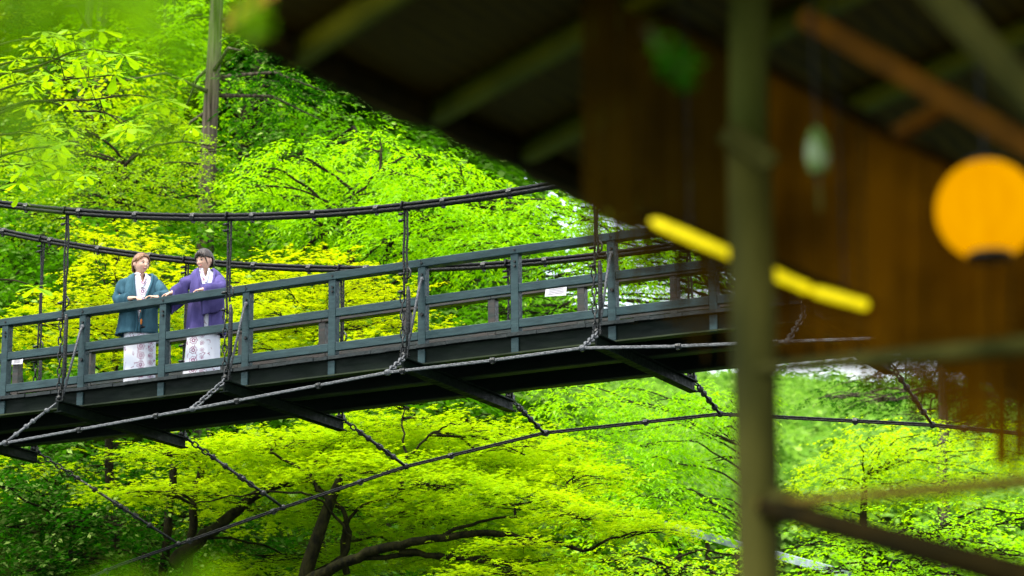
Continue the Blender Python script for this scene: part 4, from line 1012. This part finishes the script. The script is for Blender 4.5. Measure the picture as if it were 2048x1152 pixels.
def woman(px_foot, lat, label, head_px, chin_yaw, chin_pitch, roll, hairm, coatm, robe_cols, pts, coat, robe, vgap, tilt_hair, seed, fringe):
    # feet on the deck; local frame turned so that -Y looks at the camera
    q = at_lat(px_foot, 760, lat); s = q[0]
    foot = b2w(np.array([s, lat, zc(s)+.004]))
    rz = -math.atan2(foot[0], foot[1])
    o = empty('person', tuple(foot), rz); tag(o, label, 'person')
    Rz = np.array(Matrix.Rotation(-rz, 3, 'Z'))
    def lc_(px, py, la):                 # photo place in vertical plane 'la' of the bridge -> person-local
        return Rz@(b2w(at_lat(px, py, la))-foot)
    H = lc_(head_px[0], head_px[1], lat-.0)
    RH = rotm(chin_yaw, chin_pitch, roll)*np.array([1.19, 1.12, 1.08])
    P = {k: lc_(*v) for k, v in pts.items()}
    nb = P['neck']
    bm = MB()
    hv, hf = head_surface(); bm.add(hv@RH.T+H, hf)
    for sx_ in (-1, 1):                  # ears
        ec = np.array([sx_*.073, .008, -.010]); bm.ell(RH@ec+H, (.011, .017, .028), 10, 8, RH@rotm(sx_*.35))
    bm.tube([nb+np.array([0, .03, -.06]), nb+np.array([0, .02, .01]), lerp(nb, H, .5)+np.array([0, .012, 0]), RH@np.array([0, .02, -.04])+H], [.070, .056, .050, .050], 16)
    # trunk and legs
    hip = np.array([robe[2][1], robe[2][2], .84]); ch = np.array([nb[0], nb[1]+.02, nb[2]-.16])
    bm.tube([nb+np.array([0, .02, -.04]), lerp(nb, ch, .6), ch, lerp(ch, hip, .5), hip, hip-np.array([0, 0, .1])], [.06, .10, .115, .095, .12, .11], 18)
    for sx_ in (-1, 1):
        a = hip+np.array([sx_*.07, 0, -.05]); f = np.array([robe[-1][1]+sx_*.07, robe[-1][2], .09])
        bm.tube([a, lerp(a, f, .45), lerp(a, f, .6), lerp(a, f, .8), f], [.075, .058, .046, .048, .033], 12)
        bm.ell(f+np.array([0, -.05, -.05]), (.036, .105, .034), 12, 8)
    for sd_ in ('l', 'r'):
        S_, E_, W_, Hd = P['sh_'+sd_], P['el_'+sd_], P['wr_'+sd_], P['hd_'+sd_]
        bm.tube([lerp(nb, S_, .3)+np.array([0, .02, -.05]), S_+np.array([0, .0, -.045]), lerp(S_, E_, .5), E_, lerp(E_, W_, .35), W_], [.05, .052, .042, .036, .036, .023], 12)
        d = Hd-W_; add_hand(bm, W_, d, (0, -.25, 1), -1 if sd_ == 'l' else 1, curl=.75, spread=.22)
    body = bm.build('body', M_skin, o, smooth=True)
    rm = body.modifiers.new('one_skin', 'REMESH'); rm.mode = 'VOXEL'; rm.voxel_size = .0042; rm.use_smooth_shade = True
    sm = body.modifiers.new('soften', 'SMOOTH'); sm.iterations = 2; sm.factor = .4
    # face details
    def hp(x, y, z): return RH@np.array([x, y, z])+H
    for sx_ in (-1, 1):
        mb = MB(); mb.ell(hp(sx_*.030, -.0795, .004), (.0135, .006, .0062), 10, 6, RH@rotm(sx_*.28)); ew = mb.build('eye', M_eyew, body, smooth=True)
        mb = MB(); mb.ell(hp(sx_*.030+.003, -.0835, .004), (.0068, .004, .0062), 10, 6, RH@rotm(sx_*.28)); mb.tube([hp(sx_*.030-.015, -.0815+.004*(sx_ < 0), .0085), hp(sx_*.030, -.087, .0125), hp(sx_*.030+.015, -.0815+.004*(sx_ > 0), .0085)], .0022, 5); mb.build('iris', M_eye, ew, smooth=True)
        mb = MB(); mb.tube([hp(sx_*.030-.017, -.083, .027), hp(sx_*.030, -.0905, .032), hp(sx_*.030+.017, -.083, .027)], [.0018, .003, .0016], 5); mb.build('eyebrow', M_brow, body, smooth=True)
    mb = MB(); mb.tube([hp(-.023, -.083, -.047), hp(-.012, -.0925, -.0525), hp(0, -.096, -.054), hp(.012, -.0925, -.0525), hp(.023, -.083, -.047)], [.0015, .005, .0062, .005, .0015], 8); mo = mb.build('mouth', M_lip, body, smooth=True)
    mb = MB(); mb.tube([hp(-.014, -.0955, -.0505), hp(0, -.1015, -.0525), hp(.014, -.0955, -.0505)], [.001, .0026, .001], 6); mb.build('teeth', M_teeth, mo, smooth=True)
    # hair
    hb = MB(); n1, n2 = 48, 34; vv = []; idx = {}
    for i in range(n2+1):
        th = math.pi*i/n2
        for k in range(n1):
            ph = 2*math.pi*k/n1; x = math.sin(th)*math.sin(ph); y = -math.sin(th)*math.cos(ph); z = math.cos(th)
            bulge = 1.11+.02*math.sin(ph*11+th*3)
            vv.append((x*.074*bulge+tilt_hair*.002, y*.094*bulge+.006, z*.112*(bulge if z > 0 else 1.0)+.004))
    ff = []
    for i in range(n2):
        for k in range(n1):
            ph = 2*math.pi*(k+.5)/n1; th = math.pi*(i+.5)/n2
            az = min(ph, 2*math.pi-ph); z = math.cos(th); sgn = 1 if ph < math.pi else -1
            lim = fringe(az*sgn)           # lowest hair height at this azimuth
            if z > lim: ff.append((i*n1+k, (i+1)*n1+k, (i+1)*n1+(k+1) % n1, i*n1+(k+1) % n1))
    hb.add(np.array(vv)@RH.T+H, ff)
    for q in range(7):                     # bun at the nape
        a = q/7*6.28; hb.ell(RH@np.array([.018*math.cos(a), .098+.008*math.sin(a*2), -.045+.018*math.sin(a)])+H, (.022, .022, .020), 9, 7)
    hair = hb.build('hair', hairm, o, smooth=True)
    so = hair.modifiers.new('thick', 'SOLIDIFY'); so.thickness = .007; so.offset = 1
    # strands combed over the scalp to the bun, and a swept fringe
    gs = np.random.default_rng(seed*7); sb = MB()
    def strand(d0, d1, r, lift=1.12, end=1.10, n=9, wob=.02):
        d0 = np.array(d0, float); d1 = np.array(d1, float); d0 /= np.linalg.norm(d0); d1 /= np.linalg.norm(d1); pp = []
        for t_ in np.linspace(0, 1, n):
            d_ = d0*(1-t_)+d1*t_; d_ /= np.linalg.norm(d_)+1e-9; k_ = lift*(1-t_)+end*t_+.03*math.sin(t_*math.pi)
            pp.append(RH@(d_*np.array([.074, .094, .112])*k_+gs.normal(0, .0012, 3))+H)
        sb.tube(pp, np.interp(np.linspace(0, 1, n), [0, .4, 1], [r*.7, r, r*.25]), 6)
    part = PART[seed]
    for k_ in range(46):
        a_ = gs.uniform(-1.5, 1.5); u_ = gs.uniform(-.35, 1.0)
        d0 = (part+.05*gs.normal(), -.45+1.0*max(0, u_), 1.0-.25*max(0, u_)); sd_ = 1 if k_ % 2 else -1
        mid_ = (sd_*gs.uniform(.3, 1.0), gs.uniform(.05, .9), gs.uniform(-.1, .75))
        strand(d0, mid_, gs.uniform(.004, .007)); strand(mid_, (sd_*.15+gs.normal(0, .12), 1.0, gs.uniform(-.62, -.3)), gs.uniform(.004, .007), 1.13, 1.12)
    for (x1, y1, z1, sp, cnt) in FRINGE[seed]:
        for k_ in range(cnt):
            strand((part+.04*gs.normal(), -.55+.1*gs.normal(), .95), (x1+sp*gs.normal(), y1, z1+sp*.7*gs.normal()), gs.uniform(.0035, .006), 1.13, 1.12)
    sb.build('hair_strand', hairm, hair, smooth=True)
    mb = MB()
    for (x0, z0, x1, z1, y0, r) in locks[seed]:
        mb.tube([hp(x0, y0, z0), hp(lerp(x0, x1, .5)*1.06, y0-.006, lerp(z0, z1, .5)), hp(x1, y0+.004, z1)], [r, r*.8, r*.3], 7)
    mb.build('hair_lock', hairm, hair, smooth=True)
    # robe
    M_rb = yukata('white_printed_cotton_%d' % seed, robe_cols, seed)
    mb = MB(); rgap = [.62, .22, 0, 0, 0, 0, 0]; loft(mb, robe, 44, gap=rgap, ripple=.022, seed=seed)
    mb.build('robe', M_rb, o, smooth=True)
    # crossed collar of the robe
    mb = MB()
    for sx_ in (-1, 1):
        pth = [nb+np.array([0, .075, .045]), nb+np.array([sx_*.062, .03, .032])]
        for t_ in np.linspace(.02, .36, 6):
            i_ = t_*(len(robe)-1); z, cx, cyy, rx, ry = [np.interp(i_, range(len(robe)), np.array(robe)[:, c]) for c in range(5)]
            h_ = np.interp(i_, range(len(robe)), rgap)
            pth.append(np.array([cx+sx_*rx*math.sin(h_)**.86*1.02, cyy-ry*math.cos(h_)**.86*1.06, z]))
        mb.tube(smooth_path(pth, 4), .013, 8)
    mb.build('robe_collar', M_rb, o, smooth=True)
    # coat
    mb = MB(); loft(mb, coat, 60, gap=vgap, ripple=.045, seed=seed+3)
    ct = mb.build('short_coat', coatm, o, smooth=True); so = ct.modifiers.new('thick', 'SOLIDIFY'); so.thickness = .008; so.offset = 1
    for sd_ in ('l', 'r'):
        S_, E_, W_, Hd = P['sh_'+sd_], P['el_'+sd_], P['wr_'+sd_], P['hd_'+sd_]
        mb = MB(); sleeve(mb, [lerp(nb, S_, .55)+np.array([0, .01, -.055]), S_+np.array([0, 0, -.05]), lerp(S_, E_, .55), E_, lerp(E_, W_, .45), lerp(E_, W_, slv[seed][sd_])], .075, .062, .07, slv[seed]['drop'+sd_], seed)
        m_ = mb.build('sleeve', coatm, o, smooth=True); so = m_.modifiers.new('thick', 'SOLIDIFY'); so.thickness = .006; so.offset = -1
    mb = MB()                              # coat lapel bands
    for sx_ in (-1, 1):
        pth = [nb+np.array([0, .085, .02]), nb+np.array([sx_*.07, .03, .012])]
        t1_ = np.linspace(0, 1, 7)
        for t_ in t1_:
            i_ = t_*(len(coat)-1); z, cx, cyy, rx, ry = [np.interp(i_, range(len(coat)), np.array(coat)[:, c]) for c in range(5)]
            h_ = np.interp(i_, range(len(coat)), vgap)
            pth.append(np.array([cx+sx_*rx*math.sin(h_)**.86*1.02, cyy-ry*math.cos(h_)**.86*1.04, z]))
        mb.tube(smooth_path(pth, 4), .017, 8)
    mb.build('lapel', coatm, o, smooth=True)
    return o, lc_, P

def fr1(a):
    b = abs(a); return float(np.interp(b, [0, .35, .8, 1.15, 1.35, 1.75, 1.9, 3.2], [.60, .62, .50, .25, .12, .12, -.62, -.78]))
def fr2(a):
    b = abs(a); return float(np.interp(b, [0, .35, .8, 1.15, 1.35, 1.75, 1.9, 3.2], [.42, .36, .30, .22, .12, .12, -.62, -.78]))
w1, lc1, P1_ = woman(282, .34, 'smiling woman in a teal short coat over white printed robe leaning on the railing', (282, 529), .58, .08, .05, M_hairb, M_teal,
    [(-.012, .112, .040), (.10, .080, .026)],
    {'neck': (279, 552, .34), 'sh_l': (246, 564, .24), 'sh_r': (313, 564, .44), 'el_l': (237, 600, .15), 'wr_l': (266, 596, .075), 'hd_l': (288, 594, .04),
     'el_r': (329, 592, .36), 'wr_r': (312, 595, .10), 'hd_r': (294, 591, .05)},
    [(1.365, -.015, .02, .15, .09), (1.32, -.015, .015, .185, .115), (1.25, -.015, .01, .20, .125), (1.10, -.03, .0, .205, .145), (.92, -.045, 0, .215, .155), (.75, -.05, 0, .225, .16), (.63, -.06, 0, .24, .165)],
    [(1.385, -.015, .02, .055, .05), (1.33, -.015, .015, .13, .085), (1.22, -.015, .005, .175, .115), (1.0, -.03, 0, .18, .13), (.8, -.03, 0, .19, .14), (.4, -.025, 0, .185, .145), (.03, -.02, 0, .19, .15)],
    [.75, .58, .48, .30, .12, .05, .04], 0, 1, fr1)
w2, lc2, P2_ = woman(406, .34, 'dark haired woman in a purple short coat over white robe, looking down to the left', (409, 521), -.75, .28, -.04, M_hairk, M_purple,
    [(-.12, .118, .040), (-.02, .085, .022)],
    {'neck': (406, 546, .34), 'sh_l': (380, 556, .26), 'sh_r': (436, 552, .44), 'el_l': (361, 575, .20), 'wr_l': (343, 586, .10), 'hd_l': (322, 591, .05),
     'el_r': (441, 577, .30), 'wr_r': (405, 579, .10), 'hd_r': (386, 582, .05)},
    [(1.32, .0, .02, .13, .09), (1.27, .01, .015, .175, .115), (1.20, .015, .01, .19, .125), (1.05, .02, .0, .195, .145), (.88, .02, 0, .205, .155), (.70, .02, 0, .215, .165), (.53, .025, 0, .225, .17)],
    [(1.335, .0, .02, .055, .05), (1.28, .0, .015, .12, .085), (1.17, .01, .005, .165, .115), (1.0, .01, 0, .17, .13), (.8, .0, 0, .18, .14), (.4, -.01, 0, .195, .15), (.03, -.02, 0, .215, .155)],
    [.7, .52, .40, .24, .18, .15, .13], 0, 2, fr2)
# sashes
mb = MB(); mb.ell((-.03, -.13, .70), (.09, .05, .022), 12, 8); mb.build('sash', M_black, w1, smooth=True)
mb = MB(); mb.tube([(-.03, -.168, .93), (-.028, -.172, .84), (-.022, -.172, .80)], [.003, .003, .003], 5); mb.ell((-.02, -.175, .76), (.016, .01, .04), 8, 6); mb.build('tassel', M_orange, w1, smooth=True)
mb = MB(); mb.tube([(-.05, -.135, .985), (.0, -.155, .99), (.06, -.14, .985)], [.028, .034, .028], 10); mb.build('sash', M_red, w2, smooth=True)
mb = MB(); mb.ell((.0, -.165, .93), (.022, .014, .016), 8, 6); mb.tube([(.0, -.168, .93), (-.025, -.172, .89), (-.03, -.17, .86)], [.008, .006, .004], 6); mb.tube([(.0, -.168, .93), (.02, -.172, .89), (.028, -.17, .85)], [.008, .006, .004], 6); mb.build('coat_cord', M_purple, w2, smooth=True)
